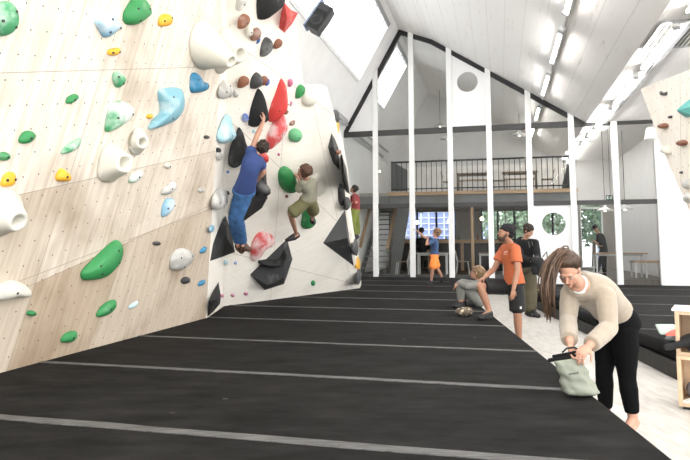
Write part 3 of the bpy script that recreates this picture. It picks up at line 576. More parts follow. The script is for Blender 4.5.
lr = thing('landing_mat', (8, 10, 0), 'low black landing mat on the right behind the bending woman', 'mat', 'black landing mats')
put('mat_cover', MB().prism(MR, (0, 0, -ZR + .004)), M_mat, lr, bevel=.03)
mb = MB(); mb.prism([RMn + V(0, 0, .005), RMf + V(0, 0, .005), RMf + V(.055, 0, .005), RMn + V(.055, 0, .005)], (0, 0, .17)); put('mat_side', mb, M_side, lr, bevel=.008)
pts = [RMn + (RMf - RMn) * i / 20 + V(.1, 0, .235 + .01 * rng.randn()) for i in range(21)]
put('edge_roll', MB().tube(pts, [.085 + .006 * rng.randn() for _ in pts], 14), mat('black_vinyl', (.006, .006, .006), .85, .2, spec=.15), lr, smooth=True)
for x, y, wd in ((640, 329, .055), (640, 315, .05), (640, 304, .05), (640, 295.5, .05), (640, 289, .05)): seams(lr, MR, Zp(x, y, ZR), wd, ZR, 8)

# ------------------------------------------------------------------ glazed partition
gpn = thing('wall_partition', gpt(TL, 0), None, None, kind='structure')
PX = [376, 412.5, 451.2, 490.5, 530.5, 573.5, 616.8, 661.5]
PTt = [gts(gp(x, 205))[0] for x in PX]
for i, t in enumerate(PTt):
    z1 = roofz(t) - (-.0); wdt = .085 if i < 7 else .12
    mb = MB(); a, b = roofz(t - wdt) , roofz(t + wdt); lo = ZM if PX[i] < 500 else (0.0 if i < 6 else ZR)
    p = [gpt(t - wdt, lo, -.1), gpt(t + wdt, lo, -.1), gpt(t + wdt, b, -.1), gpt(t - wdt, a, -.1)]
    mb.prism(p, GN * .14); put('post', mb, M_white, gpn, bevel=.008)
mb = MB()
for (a, za), (b, zb) in zip(PT[:4], PT[1:4]):
    d = nrm(V(b - a, zb - za)); nn = (-d[1] * .14, d[0] * .14)
    p = [gpt(a, za, -.05), gpt(b, zb, -.05), gpt(b - nn[0], zb - nn[1], -.05), gpt(a - nn[0], za - nn[1], -.05)]; mb.prism(p, GN * .1)
put('gable_beam', mb, M_blackm, gpn)
M_trans = mat('dark_grey_steel', (.035, .035, .034), .5, .1)
mb = MB(); mb.bar(gpt(TL, ZT, 0), gpt(PTt[7], ZT, 0), .05, .09); put('transom', mb, M_trans, gpn)
ZT2 = gp(480, 204.5)[2]
mb = MB(); mb.bar(gpt(TL, ZT2, 0), gpt(PTt[7], ZT2, 0), .05, .07); put('transom', mb, M_trans, gpn)
mb = MB(); mb.bar(gpt(TL, ZM + .03, 0), gpt(PTt[4], ZM + .03, 0), .05, .04); put('bottom_rail', mb, M_trans, gpn)
M_glass = glassmat('partition_glass', (.92, .93, .93), .008)
edges = [TL] + PTt
def poly_cell(a, b, z0, z1):    # cell of the partition, clipped by the roof line
    top = [(t, min(z1, roofz(t))) for t in sorted([a, b] + [t for t, z in PT if a < t < b], reverse=True)]
    return [(a, z0), (b, z0)] + [q for q in top if q[1] > z0 + .01 or q[0] in (a, b)]
def plate_hole(poly, c, r, m, off, th, n=48):
    angs = sorted([2 * math.pi * i / n for i in range(n)] + [math.atan2(z - c[1], t - c[0]) % (2 * math.pi) for t, z in poly]); outer = []
    for a in angs:
        d = (math.cos(a), math.sin(a)); best = 1e9
        for (x0, y0), (x1, y1) in zip(poly, poly[1:] + poly[:1]):
            ex, ey = x1 - x0, y1 - y0; den = d[0] * ey - d[1] * ex
            if abs(den) < 1e-9: continue
            s = ((x0 - c[0]) * ey - (y0 - c[1]) * ex) / den; u = ((x0 - c[0]) * d[1] - (y0 - c[1]) * d[0]) / den
            if s > 1e-6 and -1e-6 <= u <= 1 + 1e-6: best = min(best, s)
        outer.append((c[0] + d[0] * best, c[1] + d[1] * best))
    inner = [(c[0] + r * math.cos(a), c[1] + r * math.sin(a)) for a in angs]; k = len(angs); mb = MB(); vs = []
    for o in (off, off + th): vs += [gpt(t, z, o) for t, z in outer] + [gpt(t, z, o) for t, z in inner]
    fs = []
    for i in range(k): j = (i + 1) % k; fs += [(i, j, k + j, k + i), (2 * k + i, 2 * k + j, 3 * k + j, 3 * k + i), (k + i, k + j, 3 * k + j, 3 * k + i), (i, j, 2 * k + j, 2 * k + i)]
    mb.add(vs, fs); put('white_panel', mb, m, gpn)
    put('round_pane', MB().prism([gpt(*q, .02) for q in inner], GN * .01), M_glass, gpn)
M_panel = mat('white_panel_paint', (.80, .80, .80), .5, .02, 2)
Zs = [0, ZT2, ZT, 20]
for i, (a, b) in enumerate(zip(edges, edges[1:])):
    for j, (z0, z1) in enumerate(zip(Zs, Zs[1:])):
        if i == 0 and a == TL and j == 2: put('white_panel', MB().prism([gpt(*q_, -.01) for q_ in poly_cell(a, b, z0, z1)], GN * .03), M_panel, gpn); continue
        if i == 7 and j == 2: continue
        if i == 6 and j == 2: 
            cell = [(a, z0), (min(b, PT[3][0]), z0), (a, roofz(a))]; put('pane', MB().prism([gpt(*q_, .0) for q_ in cell], GN * .012), M_glass, gpn); continue
        cell = poly_cell(a, b, z0 if j else (ZM if PX[min(i, 7)] < 535 else (ZR if i > 5 else 0)), z1)
        if i == 3 and j == 2: c = gts(gp(467.3, 82)); plate_hole(cell, (c[0], gp(467.3, 82)[2]), .33, M_panel, -.02, .05); continue
        if i == 5 and j == 0: c = gts(gp(553.8, 223.8)); plate_hole(cell, (c[0], gp(553.8, 223.8)[2]), .345, M_panel, -.02, .05); continue
        put('pane', MB().prism([gpt(*q_, .0) for q_ in cell], GN * .012), M_glass, gpn)
# solid wall right of the partition and the returns under the step
mb = MB(); t0 = PTt[7]; mb.prism([gpt(t0, 0, -.04), gpt(TR, 0, -.04), gpt(TR, roofz(TR) + .03, -.04), gpt(t0, roofz(t0) + .03, -.04)], GN * .2); struct('wall_right_of_glass', mb, M_wallw)
mb = MB(); mb.prism([gpt(TL, 0, .06), gpt(PTt[4] - .1, 0, .06), gpt(PTt[4] - .1, ZM, .06), gpt(TL, ZM, .06)], -GN * .1); struct('trim_1', mb, M_blackm)

# ------------------------------------------------------------------ café side: back wall, windows, mezzanine
def cp(x, y, s): # point on the vertical plane s metres beyond the glass
    return PL(x, y, GO + GN * s, GN)
def ct(x, y, s): p = cp(x, y, s); return gts(p)[0], p[2]
SB = FAR
M_back = mat('grey_plaster', (.36, .335, .305), .8, .06, 2); M_gable = mat('pale_grey_plaster', (.74, .73, .72), .8, .04, 2)
wins = []
for x0, x1 in ((398, 456), (481, 532), (536, 571), (580, 605), (618, 636)):
    (a, zt), (b, zb) = ct(x0, 208, SB), ct(x1, 240 if x0 < 535 else 268, SB); wins.append((a, b, zb, zt))
zt_ = wins[0][3]; zmez = cp(480, 193, 2.2)[2]
mb = MB(); xs = [TL]; 
def backbox(a, b, z0, z1): mb.prism([gpt(a, z0, SB), gpt(b, z0, SB), gpt(b, z1, SB), gpt(a, z1, SB)], GN * .25)
last = TL
for a, b, zb, zt in wins:
    backbox(last, a, 0, zt_); backbox(a, b, 0, zb); last = b
backbox(last, TR, 0, zt_); backbox(TL, TR, zt_, zmez)
struct('wall_back', mb, M_back)
mb = MB(); top = [(t, z) for t, z in PT]; mb.prism([gpt(t, z, SB - .01) for t, z in [(TL, zmez), (TR, zmez)] + top[::-1]], GN * .26); struct('wall_back_gable', mb, M_gable)
M_frame = mat('dark_window_frame', (.04, .04, .045), .5)
for i, (a, b, zb, zt) in enumerate(wins):
    o = thing('window_%d' % (i + 3), gpt(a, zb, SB), None, None, kind='structure'); mb = MB(); n = 3 if i < 2 else (2 if i == 2 else 1)
    for z in (zb, zt): mb.bar(gpt(a, z, SB + .1), gpt(b, z, SB + .1), .04, .05)
    for k in range(n + 1): t = a + (b - a) * k / n; mb.bar(gpt(t, zb, SB + .1), gpt(t, zt, SB + .1), .045, .04, GN)
    put('window_frame', mb, M_frame if i < 3 else M_white, o); put('pane', MB().prism([gpt(a, zb, SB + .1), gpt(b, zb, SB + .1), gpt(b, zt, SB + .1), gpt(a, zt, SB + .1)], GN * .01), M_sky, o)
# right cafe wall: pale wall seen obliquely at px 640-660, and end wall
mb = MB(); a = gts(cp(642, 240, 4.5))[0]; mb.prism([gpt(a, 0, 2.2), gpt(a, ZT + .5, 2.2), gpt(a, ZT + .5, SB), gpt(a, 0, SB)], GT * .15); struct('wall_cafe_right', mb, M_gable)
mb = MB(); mb.prism([gpt(a, 0, 2.2), gpt(TR, 0, 2.2), gpt(TR, ZT + .5, 2.2), gpt(a, ZT + .5, 2.2)], GN * .15); 
struct('wall_cafe_panel', mb, M_gable)
# mezzanine floor
t_a, t_b = TL, gts(cp(577.5, 192, 2.2))[0]
M_wood = mat('light_wood', (.42, .28, .16), .55, .15, 3, stretch=(1, 1, 6)); M_beam = mat('grey_beam', (.20, .20, .195), .7, .1)
zr0 = cp(480, 190.5, 2.2)[2]; zr1 = cp(480, 194, 2.2)[2]; zr2 = cp(480, 204, 2.2)[2]
mb = MB(); mb.prism([gpt(t_a, zr0, 2.25), gpt(t_b, zr0, 2.25), gpt(t_b, zr0, SB), gpt(t_a, zr0, SB)], (0, 0, -(zr0 - zr1) * 1.)); struct('floor_mezzanine', mb, mat('mezzanine_boards', (.35, .33, .30), .7))
mz = thing('trim_2', gpt(t_a, zr1, 2.2), None, None, kind='structure')
put('edge_board', MB().prism([gpt(gts(cp(388, 192, 2.2))[0], zr1, 2.15), gpt(t_b, zr1, 2.15), gpt(t_b, zr0, 2.15), gpt(gts(cp(388, 192, 2.2))[0], zr0, 2.15)], GN * .1), M_wood, mz)
for s in (2.3, 4.4, 6.5): put('floor_beam', MB().prism([gpt(t_a, zr2, s), gpt(t_b, zr2, s), gpt(t_b, zr1, s), gpt(t_a, zr1, s)], GN * .16), M_beam, mz)
for x in (400, 440, 480, 520, 560): t = gts(cp(x, 200, 2.2))[0]; put('joist', MB().bar(gpt(t, (zr1 + zr2) / 2, 2.46), gpt(t, (zr1 + zr2) / 2, SB), .05, .1), M_beam, mz)
# support columns under the mezzanine
for x in (472.5, 577): t = gts(cp(x, 235, 2.4))[0]; struct('trim_3', MB().bar(gpt(t, ZM, 2.4), gpt(t, zr2, 2.4), .05, .05, GN), M_wood if x < 500 else M_white)
# railing
rl = thing('railing', gpt(gts(cp(390, 190, 2.3))[0], zr0, 2.3), 'dark metal balustrade along the edge of the mezzanine', 'railing'); ta = gts(cp(392, 190, 2.3))[0]; tb = gts(cp(576, 190, 2.3))[0]; zh = cp(480, 159.5, 2.3)[2]
put('handrail', MB().bar(gpt(ta, zh, 2.3), gpt(tb, zh, 2.3), .03, .03), M_blackm, rl); put('lower_rail', MB().bar(gpt(ta, zr0 + .12, 2.3), gpt(tb, zr0 + .12, 2.3), .015, .02), M_blackm, rl)
for i in range(36): t = ta + (tb - ta) * i / 35; put('baluster', MB().tube([gpt(t, zr0, 2.3), gpt(t, zh, 2.3)], .013, 6), M_blackm, rl)
# pale board screen standing behind the railing
mb = MB()
for i in range(26): a = ta + (tb - ta) * i / 26; b = ta + (tb - ta) * (i + 1) / 26 - .012; mb.prism([gpt(a, zr0, 4.2), gpt(b, zr0, 4.2), gpt(b, zh + .05, 4.2), gpt(a, zh + .05, 4.2)], GN * .05)
tag(put('board_screen', mb, mat('pale_boards', (.8, .76, .71), .7, .08, 3)), 'pale vertical board screen standing on the mezzanine behind the balustrade', 'screen')
# grey slanted board at the left end, dark cabinet at the right end
P = lambda x, y, s: cp(x, y, s)
mb = MB().prism([P(391, 191, 2.6), P(407, 191, 2.6), P(407, 170, 2.6), P(391, 161, 2.6)], GN * .08)
for x, y in ((397, 178), (403, 184)): mb.tube([P(x, y, 2.6) + GN * .0, P(x, y, 2.6) - GN * .06], .1, 12)
tag(put('training_board', mb, mat('grey_board', (.13, .135, .13), .6)), 'grey slant-topped board leaning at the left end of the mezzanine', 'board')
mb = MB().prism([P(562, 191, 2.8), P(576, 191, 2.8), P(576, 160, 2.8), P(569, 160, 2.8)], GN * .5)
tag(put('tall_cabinet', mb, M_blackm), 'tall black cabinet at the right end of the mezzanine', 'cabinet')

# furniture makers, built round a local origin, axes: a along GT, b along GN
def fr(o, m=1): o = V(o); return lambda a, b, z: o + GT * a * m + GN * b + V(0, 0, z)
M_pale = mat('pale_ply', (.36, .27, .18), .6, .1, 3); M_tube = mat('white_tube', (.6, .6, .58), .4); M_dk = mat('dark_fabric', (.008, .008, .009), .8)
def table(loc, L, W, Hh, label, group=None, top=M_pale, leg=M_tube, name='table', slab_=.03):
    L_ = fr(loc); o = thing(name, loc, label, 'table', group); put('table_top', MB().box(L_(0, 0, Hh - slab_ / 2), GT * L / 2, GN * W / 2, (0, 0, slab_ / 2)), top, o, bevel=.006)
    for a in (-1, 1):
        for b in (-1, 1): put('leg', MB().bar(L_(a * (L / 2 - .06), b * (W / 2 - .06), 0), L_(a * (L / 2 - .06), b * (W / 2 - .06), Hh - slab_), .022, .022, GN), leg, o)
    put('apron', MB().bar(L_(-L / 2 + .06, 0, Hh - slab_ - .04), L_(L / 2 - .06, 0, Hh - slab_ - .04), .02, .03), leg, o); return o
def chair(loc, m, label, group=None, mt=M_pale, fm=M_tube):
    L_ = fr(loc, m); o = thing('cafe_chair', loc, label, 'chair', group); put('seat', MB().box(L_(0, 0, .45), GT * .21, GN * .2, (0, 0, .012)), mt, o, bevel=.01)
    put('backrest', MB().box(L_(-.24, 0, .74), GT * .012 + V(0, 0, .0), GN * .19, V(0, 0, .1) - GT * .03 * m), mt, o, bevel=.008)
    for a in (-1, 1):
        for b in (-1, 1): put('leg', MB().tube([L_(a * .23, b * .18, 0), L_(a * .18, b * .17, .44)], .014, 8), fm, o)
    for b in (-1, 1): put('back_post', MB().tube([L_(-.18, b * .17, .44), L_(-.26, b * .18, .84)], .013, 8), fm, o)
    return o
def at(x, y, s, z=None):   # stand on the level z at pixel column x, s metres beyond the glass
    p = cp(x, y, s); return V(p[0], p[1], ZM if z is None else z)
# mezzanine picnic sets
for x, nm in ((474, 'left'), (520, 'right')):
    c = at(x, 185, 3.3, zr0); t = table(c, 1.25, .7, .74, 'pale table on the mezzanine, the one nearer the %s' % ('slanted board' if nm == 'left' else 'black cabinet'), top=M_pale, leg=mat('brown_legs', (.2, .16, .12), .6))
    for m in (1, -1): chair(c - GT * m * .95, m, 'pale chair on the %s side of the mezzanine table %s' % ('near left' if m > 0 else 'near right', 'by the slanted board' if nm == 'left' else 'by the black cabinet'), 'mezzanine chairs')
    b = at(x, 185, 2.75, zr0); o = thing('bench', b, 'pale bench on the mezzanine before the table %s' % ('by the slanted board' if nm == 'left' else 'by the black cabinet'), 'bench'); L_ = fr(b)
    put('seat', MB().box(L_(0, 0, .43), GT * .55, GN * .13, (0, 0, .02)), M_pale, o, bevel=.005)
    for a in (-1, 1): put('leg', MB().bar(L_(a * .45, 0, 0), L_(a * .45, 0, .41), .1, .02, GT), M_pale, o)
# bar counter
c0, c1 = at(396, 250, 6.), at(505, 250, 6.); o = thing('bar_counter', (c0 + c1) / 2, 'long light wood bar counter under the café windows', 'counter')
zc = cp(450, 241.5, 6.)[2]
put('counter_top', MB().bar(V(c0[0], c0[1], zc), V(c1[0], c1[1], zc), .3, .07), M_wood, o, bevel=.005)
for k in (0, .3, .62, 1): p = c0 + (c1 - c0) * (k * .98 + .01); put('leg', MB().bar(p, V(p[0], p[1], zc - .03), .06, .06, GN), M_wood, o)
put('back_panel', MB().prism([c0 + GN * .2, c1 + GN * .2, V(*(c1 + GN * .2)[:2], zc - .03), V(*(c0 + GN * .2)[:2], zc - .03)], GN * .04), mat('dark_panel', (.05, .045, .04), .6), o)
for k in range(3): # shelf
    pass
M_bott = [mat('bottle_green', (.05, .12, .06), .2), mat('bottle_amber', (.25, .1, .03), .2), mat('bottle_clear', (.6, .62, .62), .2)]
for i, x in enumerate((399, 403, 406.5, 446, 450, 454, 459, 478, 487, 494)):
    p = at(x, 241, 6.); p[2] = zc + .03; r = .035; h = (.24, .3, .2)[i % 3]
    tag(put('bottle', MB().loft([(p, (r, 0, 0), (0, r, 0)), (p + V(0, 0, h * .6), (r, 0, 0), (0, r, 0)), (p + V(0, 0, h * .75), (r * .4, 0, 0), (0, r * .4, 0)), (p + V(0, 0, h), (r * .4, 0, 0), (0, r * .4, 0))], 10), M_bott[i % 3], smooth=False), 'small %s bottle standing on the bar counter under the windows' % ('green', 'amber', 'clear')[i % 3], 'bottle', '%s bottles on the bar counter' % ('green', 'amber', 'clear')[i % 3])
# ground floor chairs and tables
chair(at(403, 276, 1.6), -1, 'pale folding chair near the foot of the stairs behind the glass', 'café chairs')
table(at(433, 276, 2.2), 1.1, .6, .76, 'white legged table behind the boy in orange shorts', top=M_tube, group='café tables')
chair(at(463, 276, 2.4), 1, 'pale chair behind the glass between the boy and the seated woman', 'café chairs')
table(at(492, 276, 2.4), .9, .6, .76, 'small pale table behind the glass beside the man in the beanie', group='café tables')
chair(at(443, 276, 3.4), -1, 'dark chair half hidden behind the white legged table', 'café chairs', mt=M_dk, fm=M_blackm)
wt = table(at(620, 280, 1.5), 1.55, .8, .78, 'wooden table behind the glass beside the man in the cap', group='café tables', top=M_wood)
o = thing('bench', at(652, 280, 1.3), 'wooden bench against the pale wall at the right end of the glass', 'bench'); L_ = fr(at(648, 280, 1.45))
put('seat', MB().box(L_(0, 0, .5), GT * .45, GN * .4, (0, 0, .03)), M_wood, o, bevel=.005)
for a in (-1, 1):
    for b in (-1, 1): put('leg', MB().bar(L_(a * .4, b * .33, 0), L_(a * .4, b * .33, .47), .02, .02, GN), M_tube, o)
# staircase
st = thing('staircase', at(374, 270, 2.2), 'open grey staircase with two wooden handrails rising behind the glass', 'stairs')
s0, s1 = 2.3, 6.2; nst = 14; tl, tr_ = gts(cp(362, 250, 2.3))[0], gts(cp(386, 250, 2.3))[0]
dz = (zr0 - ZM) / nst; sh = (s1 - s0) / nst; drift = .0
M_stair = mat('grey_steel_stair', (.12, .12, .118), .6)
for i in range(nst): put('tread', MB().prism([gpt(tl, ZM + dz * (i + 1), s0 + sh * i), gpt(tr_, ZM + dz * (i + 1), s0 + sh * i), gpt(tr_, ZM + dz * (i + 1), s0 + sh * (i + 1)), gpt(tl, ZM + dz * (i + 1), s0 + sh * (i + 1))], (0, 0, -.04)), mat('pale_tread', (.30, .29, .27), .7), st)
for t in (tl - .04, tr_ + .04):
    put('stringer', MB().prism([gpt(t, ZM, s0 - .1), gpt(t, ZM, s0 + .35), gpt(t, zr0 - .3, s1), gpt(t, zr0, s1)], GT * .04), M_stair, st)
# the two wooden handrails run up beside the flight
for (xa, ya), (xb, yb) in (((360.5, 247), (372, 199)), ((387.2, 249), (397, 201))):
    put('handrail', MB().bar(cp(xa, ya, 2.1), cp(xb, yb, 2.1 + 1.9), .03, .045, GT), M_wood, st)
mb = MB().prism([cp(389, 276, 2.3), cp(399, 276, 2.3), cp(410, 204, 2.3), cp(398, 204, 2.3)], GN * .1)
tag(put('sloping_panel', mb, mat('grey_panel', (.13, .13, .125), .6)), kind='structure')
tag(put('underfloor_panel', MB().prism([gpt(TL, zr2 - .05, 2.26), gpt(gts(cp(389, 200, 2.2))[0], zr2 - .05, 2.26), gpt(gts(cp(389, 200, 2.2))[0], zr0, 2.26), gpt(TL, zr0, 2.26)], GN * .04), M_beam), kind='structure')
# pendant lamps
M_shade = mat('white_enamel', (.75, .74, .71), .35); M_warm = emit('warm_bulb', (1., .72, .42), 9.); M_coolb = emit('white_bulb', (1., .96, .9), 6.)
def pendant(p, r, ztop, label, bulb, shade=True):
    o = thing('pendant_lamp', p, label, 'lamp', 'café pendant lamps'); p = V(p); put('cord', MB().tube([p + V(0, 0, .1), V(p[0], p[1], ztop)], .008, 6), M_blackm, o)
    if shade:
        X, Y = V(1, 0, 0), V(0, 1, 0); put('lamp_shade', MB().loft([(p + V(0, 0, z), X * a, Y * a) for a, z in ((r, 0), (r * .92, .035), (r * .5, .09), (r * .2, .13), (r * .12, .19), (r * .9 * .12, .1), (r * .45, .07), (r * .9, .015))], 20), M_shade, o, smooth=True)
    put('bulb', MB().ball(p + V(0, 0, .03), .05 if shade else .07), bulb, o); return o
for x, y, s, nm in ((447.5, 139, 4.2, 'white pendant lamp hanging high above the mezzanine by the round opening'), (519.3, 135.5, 3.6, 'white pendant lamp hanging above the mezzanine near the second table'), (521.5, 124.5, 6.5, 'white pendant shape standing in for a reflection above the one near the second table'), (440, 126.5, 7., 'farther white pendant lamp high above the first table')):  # third entry is no real lamp: an added pendant standing in for a reflection
    p = cp(x, y, s); pendant(p, .3, roofz(gts(p)[0]) , nm, M_coolb)
for x, y, s, nm in ((605, 211, 1.5, 'white pendant lamp above the man in the cap'), (625, 209.5, 1.5, 'white pendant lamp above the wooden café table')):
    p = cp(x, y, s); pendant(p, .26, ZT + .3, nm, M_coolb)
for x, y, nm in ((417, 223, 'warm bare bulb in front of the left café window'), (449, 222, 'warm bare bulb at the right edge of the left café window'), (482, 219.5, 'warm bare bulb beside the beanie at the café window')):
    p = cp(x, y, 5.2); pendant(p, .07, zr1, nm, M_warm, False)
# warm wall light on the left wall beyond the glass
p = gpt(TL + .08, cp(372.5, 165, 3.5)[2], 5.5)
o = thing('wall_lamp', p, 'small warm lamp glowing on the white wall behind the glass', 'lamp'); put('lamp_back', MB().box(p, GT * .02, GN * .05, (0, 0, .1)), M_blackm, o); put('bulb', MB().ball(p + GT * .07, .035), M_warm, o)
# exit sign
o = thing('exit_sign', cp(610.5, 197.5, 1.2), 'small dark green running figure exit sign hanging behind the glass', 'sign'); c = cp(610.5, 197.5, 1.2)
put('sign_board', MB().box(c, GT * .14, GN * .015, (0, 0, .075)), mat('sign_green', (.01, .09, .05), .4), o, bevel=.004)
mb = MB(); fw_ = -GN * .017
for a, b in (((.03, .03), (.0, -.01)), ((0, -.01), (.035, -.05)), ((0, -.01), (-.04, -.035)), ((.02, .02), (.06, .0)), ((.02, .02), (-.025, .01))): mb.bar(c + GT * a[0] + V(0, 0, a[1]) + fw_, c + GT * b[0] + V(0, 0, b[1]) + fw_, .002, .008, GT)
mb.ball(c + GT * .04 + V(0, 0, .05) + fw_, .012); mb.box(c - GT * .09 + fw_, GT * .025, GN * .002, (0, 0, .05)); put('running_figure', mb, mat('sign_white', (.8, .85, .8), .4), o)
put('hanger', MB().tube([c + V(0, 0, .07), V(c[0], c[1], ZT + .3)], .006, 6), M_blackm, o)

# outside: facade of pale blue panes and trees
M_fac = mat('pale_blue_panes', (.19, .24, .45), .25, .22, 1.2); M_facw = mat('white_mullion', (.40, .43, .52), .5)
FX = gts(cp(499, 225, 20))[0]
fo = thing('office_building', gpt(3, 0, 20), 'pale blue glazed building seen through the café windows', 'building'); put('facade', MB().prism([gpt(-6, 0, 20), gpt(FX, 0, 20), gpt(FX, 9, 20), gpt(-6, 9, 20)], GN * 3), M_fac, fo)
mb = MB()
for k in range(int((FX + 6) / .5)): mb.bar(gpt(-6 + k * .5, 0, 19.95), gpt(-6 + k * .5, 9, 19.95), .05, .03, GN)
for k in range(24): mb.bar(gpt(-6, .3 + k * .38, 19.95), gpt(FX, .3 + k * .38, 19.95), .05, .035)
put('mullion_grid', mb, M_facw, fo)
struct('ground_outside', MB().prism([gpt(-25, -.05, SB + .3), gpt(45, -.05, SB + .3), gpt(45, -.05, 60), gpt(-25, -.05, 60)], (0, 0, -.1)), mat('grey_paving', (.35, .35, .33), .8))
M_leaf = [mat('leaf_green', (.22, .31, .19), .6, .4, 3), mat('leaf_dark', (.12, .19, .11), .6, .4, 3)]; M_bark = mat('bark', (.12, .09, .07), .9)
def tree(loc, h, r, label, k):
    o = thing('tree', loc, label, 'tree', 'trees outside the café windows'); loc = V(loc); put('trunk', MB().tube([loc, loc + V(.1, 0, h * .4), loc + V(0, .1, h * .8)], [.14, .1, .04], 8), M_bark, o)
    mb = MB()
    for i in range(1500):
        d = nrm(rng.randn(3)); rr = r * (.35 + .65 * rng.rand() ** .5); c = loc + V(0, 0, h * .58) + d * rr * V(1, 1, 1.35); a = nrm(rng.randn(3)) * .13; b = nrm(np.cross(a, rng.randn(3))) * .08; n_ = np.cross(a, b) * .1
        mb.add([c - a, c + b + n_, c + a, c - b - n_], [(0, 1, 2), (0, 2, 3)])
    put('foliage', mb, M_leaf[k], o, norm=False)
for x, s, h, r, k, lb in ((505, 13.5, 5., 1.25, 0, 'leafy tree outside the green tinted café window'), (528, 15.5, 5.5, 1.3, 1, 'dark leafy tree outside left of the round pane'), (556, 14, 5.2, 1.2, 0, 'leafy tree outside behind the round pane'), (592, 15, 5.5, 1.4, 1, 'dark leafy tree outside behind the man in the cap'), (628, 14.5, 5.5, 1.3, 0, 'leafy tree outside beyond the wooden café table'), (612, 21, 6.5, 1.6, 0, 'farthest leafy tree outside the café')): tree(gpt(gts(cp(x, 225, s))[0], 0, s), h, r, lb, k)
o = thing('office_building', gpt(16, 0, 26), 'blue grey building behind the trees outside', 'building'); put('facade', MB().prism([gpt(11, 0, 26), gpt(26, 0, 26), gpt(26, 7, 26), gpt(11, 7, 26)], GN * 3), mat('blue_grey_render', (.14, .17, .27), .7, .2, 1), o)
mb = MB()
for k in range(12):
    for j in range(3): c = gpt(12 + k * 1.2, 1.3 + j * 2, 25.97); mb.box(c, GT * .35, GN * .03, (0, 0, .6))
put('window', mb, M_facw, o)

# ------------------------------------------------------------------ strip lights on the ceiling
RN = nrm(np.cross(prof[3] - prof[2], GN)); RN = RN if RN[2] > 0 else -RN
rf = lambda x, y: PL(x, y, prof[2], RN)
M_tubeL = emit('lamp_tube', (1., .97, .93), 34.)
def strip(p, q_, up, label, two=False, grp='strip lights on the ceiling'):
    p, q_ = V(p), V(q_); d = nrm(q_ - p); s = nrm(np.cross(d, up)); o = thing('ceiling_strip_light', (p + q_) / 2 - up * .06, label, 'ceiling light', grp)
    put('housing', MB().bar(p - up * .05, q_ - up * .05, .05, .05, up), M_white, o)
    for k in ((-1, 1) if two else (0,)): put('lamp_tube', MB().tube([p + d * .05 - up * .125 + s * k * .045, q_ - d * .05 - up * .125 + s * k * .045], .018, 10), M_tubeL, o, smooth=True)
    for e in (p + d * .03, q_ - d * .03): put('end_cap', MB().box(e - up * .115, d * .03, s * .06, up * .03), M_greym, o)
def along(x, ya, yb): return None
# first row: on the right slope
t1 = gts(rf(548, 80))[0]; 
def onroof(t, s): return gp3(t, roofz(t), s)
S1 = [gts(rf(567 - .235 * y, y))[1] for y in (0, 98)]; print('strip1 s', S1, 't', t1)
for i, s in enumerate((-3.2, -6.4, -9.6, -12.8, -16.0, -19.2)):
    strip(onroof(t1, s), onroof(t1, s + 2.2), RN, 'strip light on the sloping ceiling, %s' % ['first from the glass', 'second from the glass', 'third from the glass', 'fourth from the glass', 'fifth from the glass', 'last'][i])
for i, s in enumerate((.6, 3.8)): strip(onroof(t1, s), onroof(t1, s + 2.), RN, 'strip light behind the glass continuing the row above the middle, %s' % ('nearer one' if i == 0 else 'farther one'))
struct('trim_5', MB().bar(onroof(t1, NEAR) - RN * .02, onroof(t1, -.1) - RN * .02, .02, .02, RN), M_white)
t2 = PT[3][0] + .32
for i, s in enumerate((-2.3, -5.4, -8.5, -11.6, -14.7, -17.8)):
    strip(onroof(t2, s), onroof(t2, s + 2.4), V(0, 0, 1), 'twin tube strip light in the right ceiling row, %s' % ['first from the glass', 'second from the glass', 'third from the glass', 'fourth from the glass', 'fifth from the glass', 'last'][i], True)
for i, s in enumerate((.5, 2.1, 3.7, 5.3, 6.9)): strip(onroof(t2, s), onroof(t2, s + 1.1), V(0, 0, 1), 'twin tube strip light behind the glass in the right row, %s' % ['nearest', 'second', 'middle', 'fourth', 'farthest'][i], True)
# conduit beside the right row, and a ventilation grille
struct('trim_4', MB().bar(onroof(t2 + .22, NEAR) - V(0, 0, .04), onroof(t2 + .22, -.1) - V(0, 0, .04), .04, .03), M_greym)
FN = V(0, 0, 1); rfl = lambda x, y: PL(x, y, gpt(PT[3][0], PT[3][1] - .02), FN)
c_ = [rfl(660, 47), rfl(672, 47), rfl(700, 22), rfl(682, 20)]; cc = sum(c_) / 4; g = thing('ceiling_vent', cc, 'grey slatted ventilation grille set in the level ceiling', 'vent')
L_ = np.linalg.norm(c_[3] - c_[0]) / 2; W_ = .42
put('frame', MB().bar(cc - GN * L_ - GT * W_, cc + GN * L_ - GT * W_, .03, .02).bar(cc - GN * L_ + GT * W_, cc + GN * L_ + GT * W_, .03, .02).bar(cc - GN * L_ - GT * W_, cc - GN * L_ + GT * W_, .03, .02).bar(cc + GN * L_ - GT * W_, cc + GN * L_ + GT * W_, .03, .02), M_greym, g)
put('backing', MB().box(cc + V(0, 0, .012), GN * L_, GT * W_, (0, 0, .004)), mat('vent_dark', (.12, .12, .11), .7), g)
mb = MB()
for k in range(11): a = cc + GT * (-W_ + (k + .5) * W_ * 2 / 11); mb.bar(a - GN * L_, a + GN * L_, .018, .012)
put('slat', mb, mat('vent_grey', (.5, .49, .46), .5), g)
# pipes between the climbing wall and the gable frame
for k in range(3):
    a, b = D(334 + k, 109 + k * 2.5, 11.5), gp(347.5, 120.5 + k * 2.3, -.05); tag(put('support_tube', MB().tube([a, b], .03, 8), M_greym), kind='structure')
for x0, y0, x1, y1 in ((365, 134, 388, 152), (356, 134, 383, 157)):
    s = 3.; tag(put('cable_tray', MB().bar(cp(x0, y0, .3), cp(x1, y1, 6.5), .04, .03), M_greym), kind='structure')
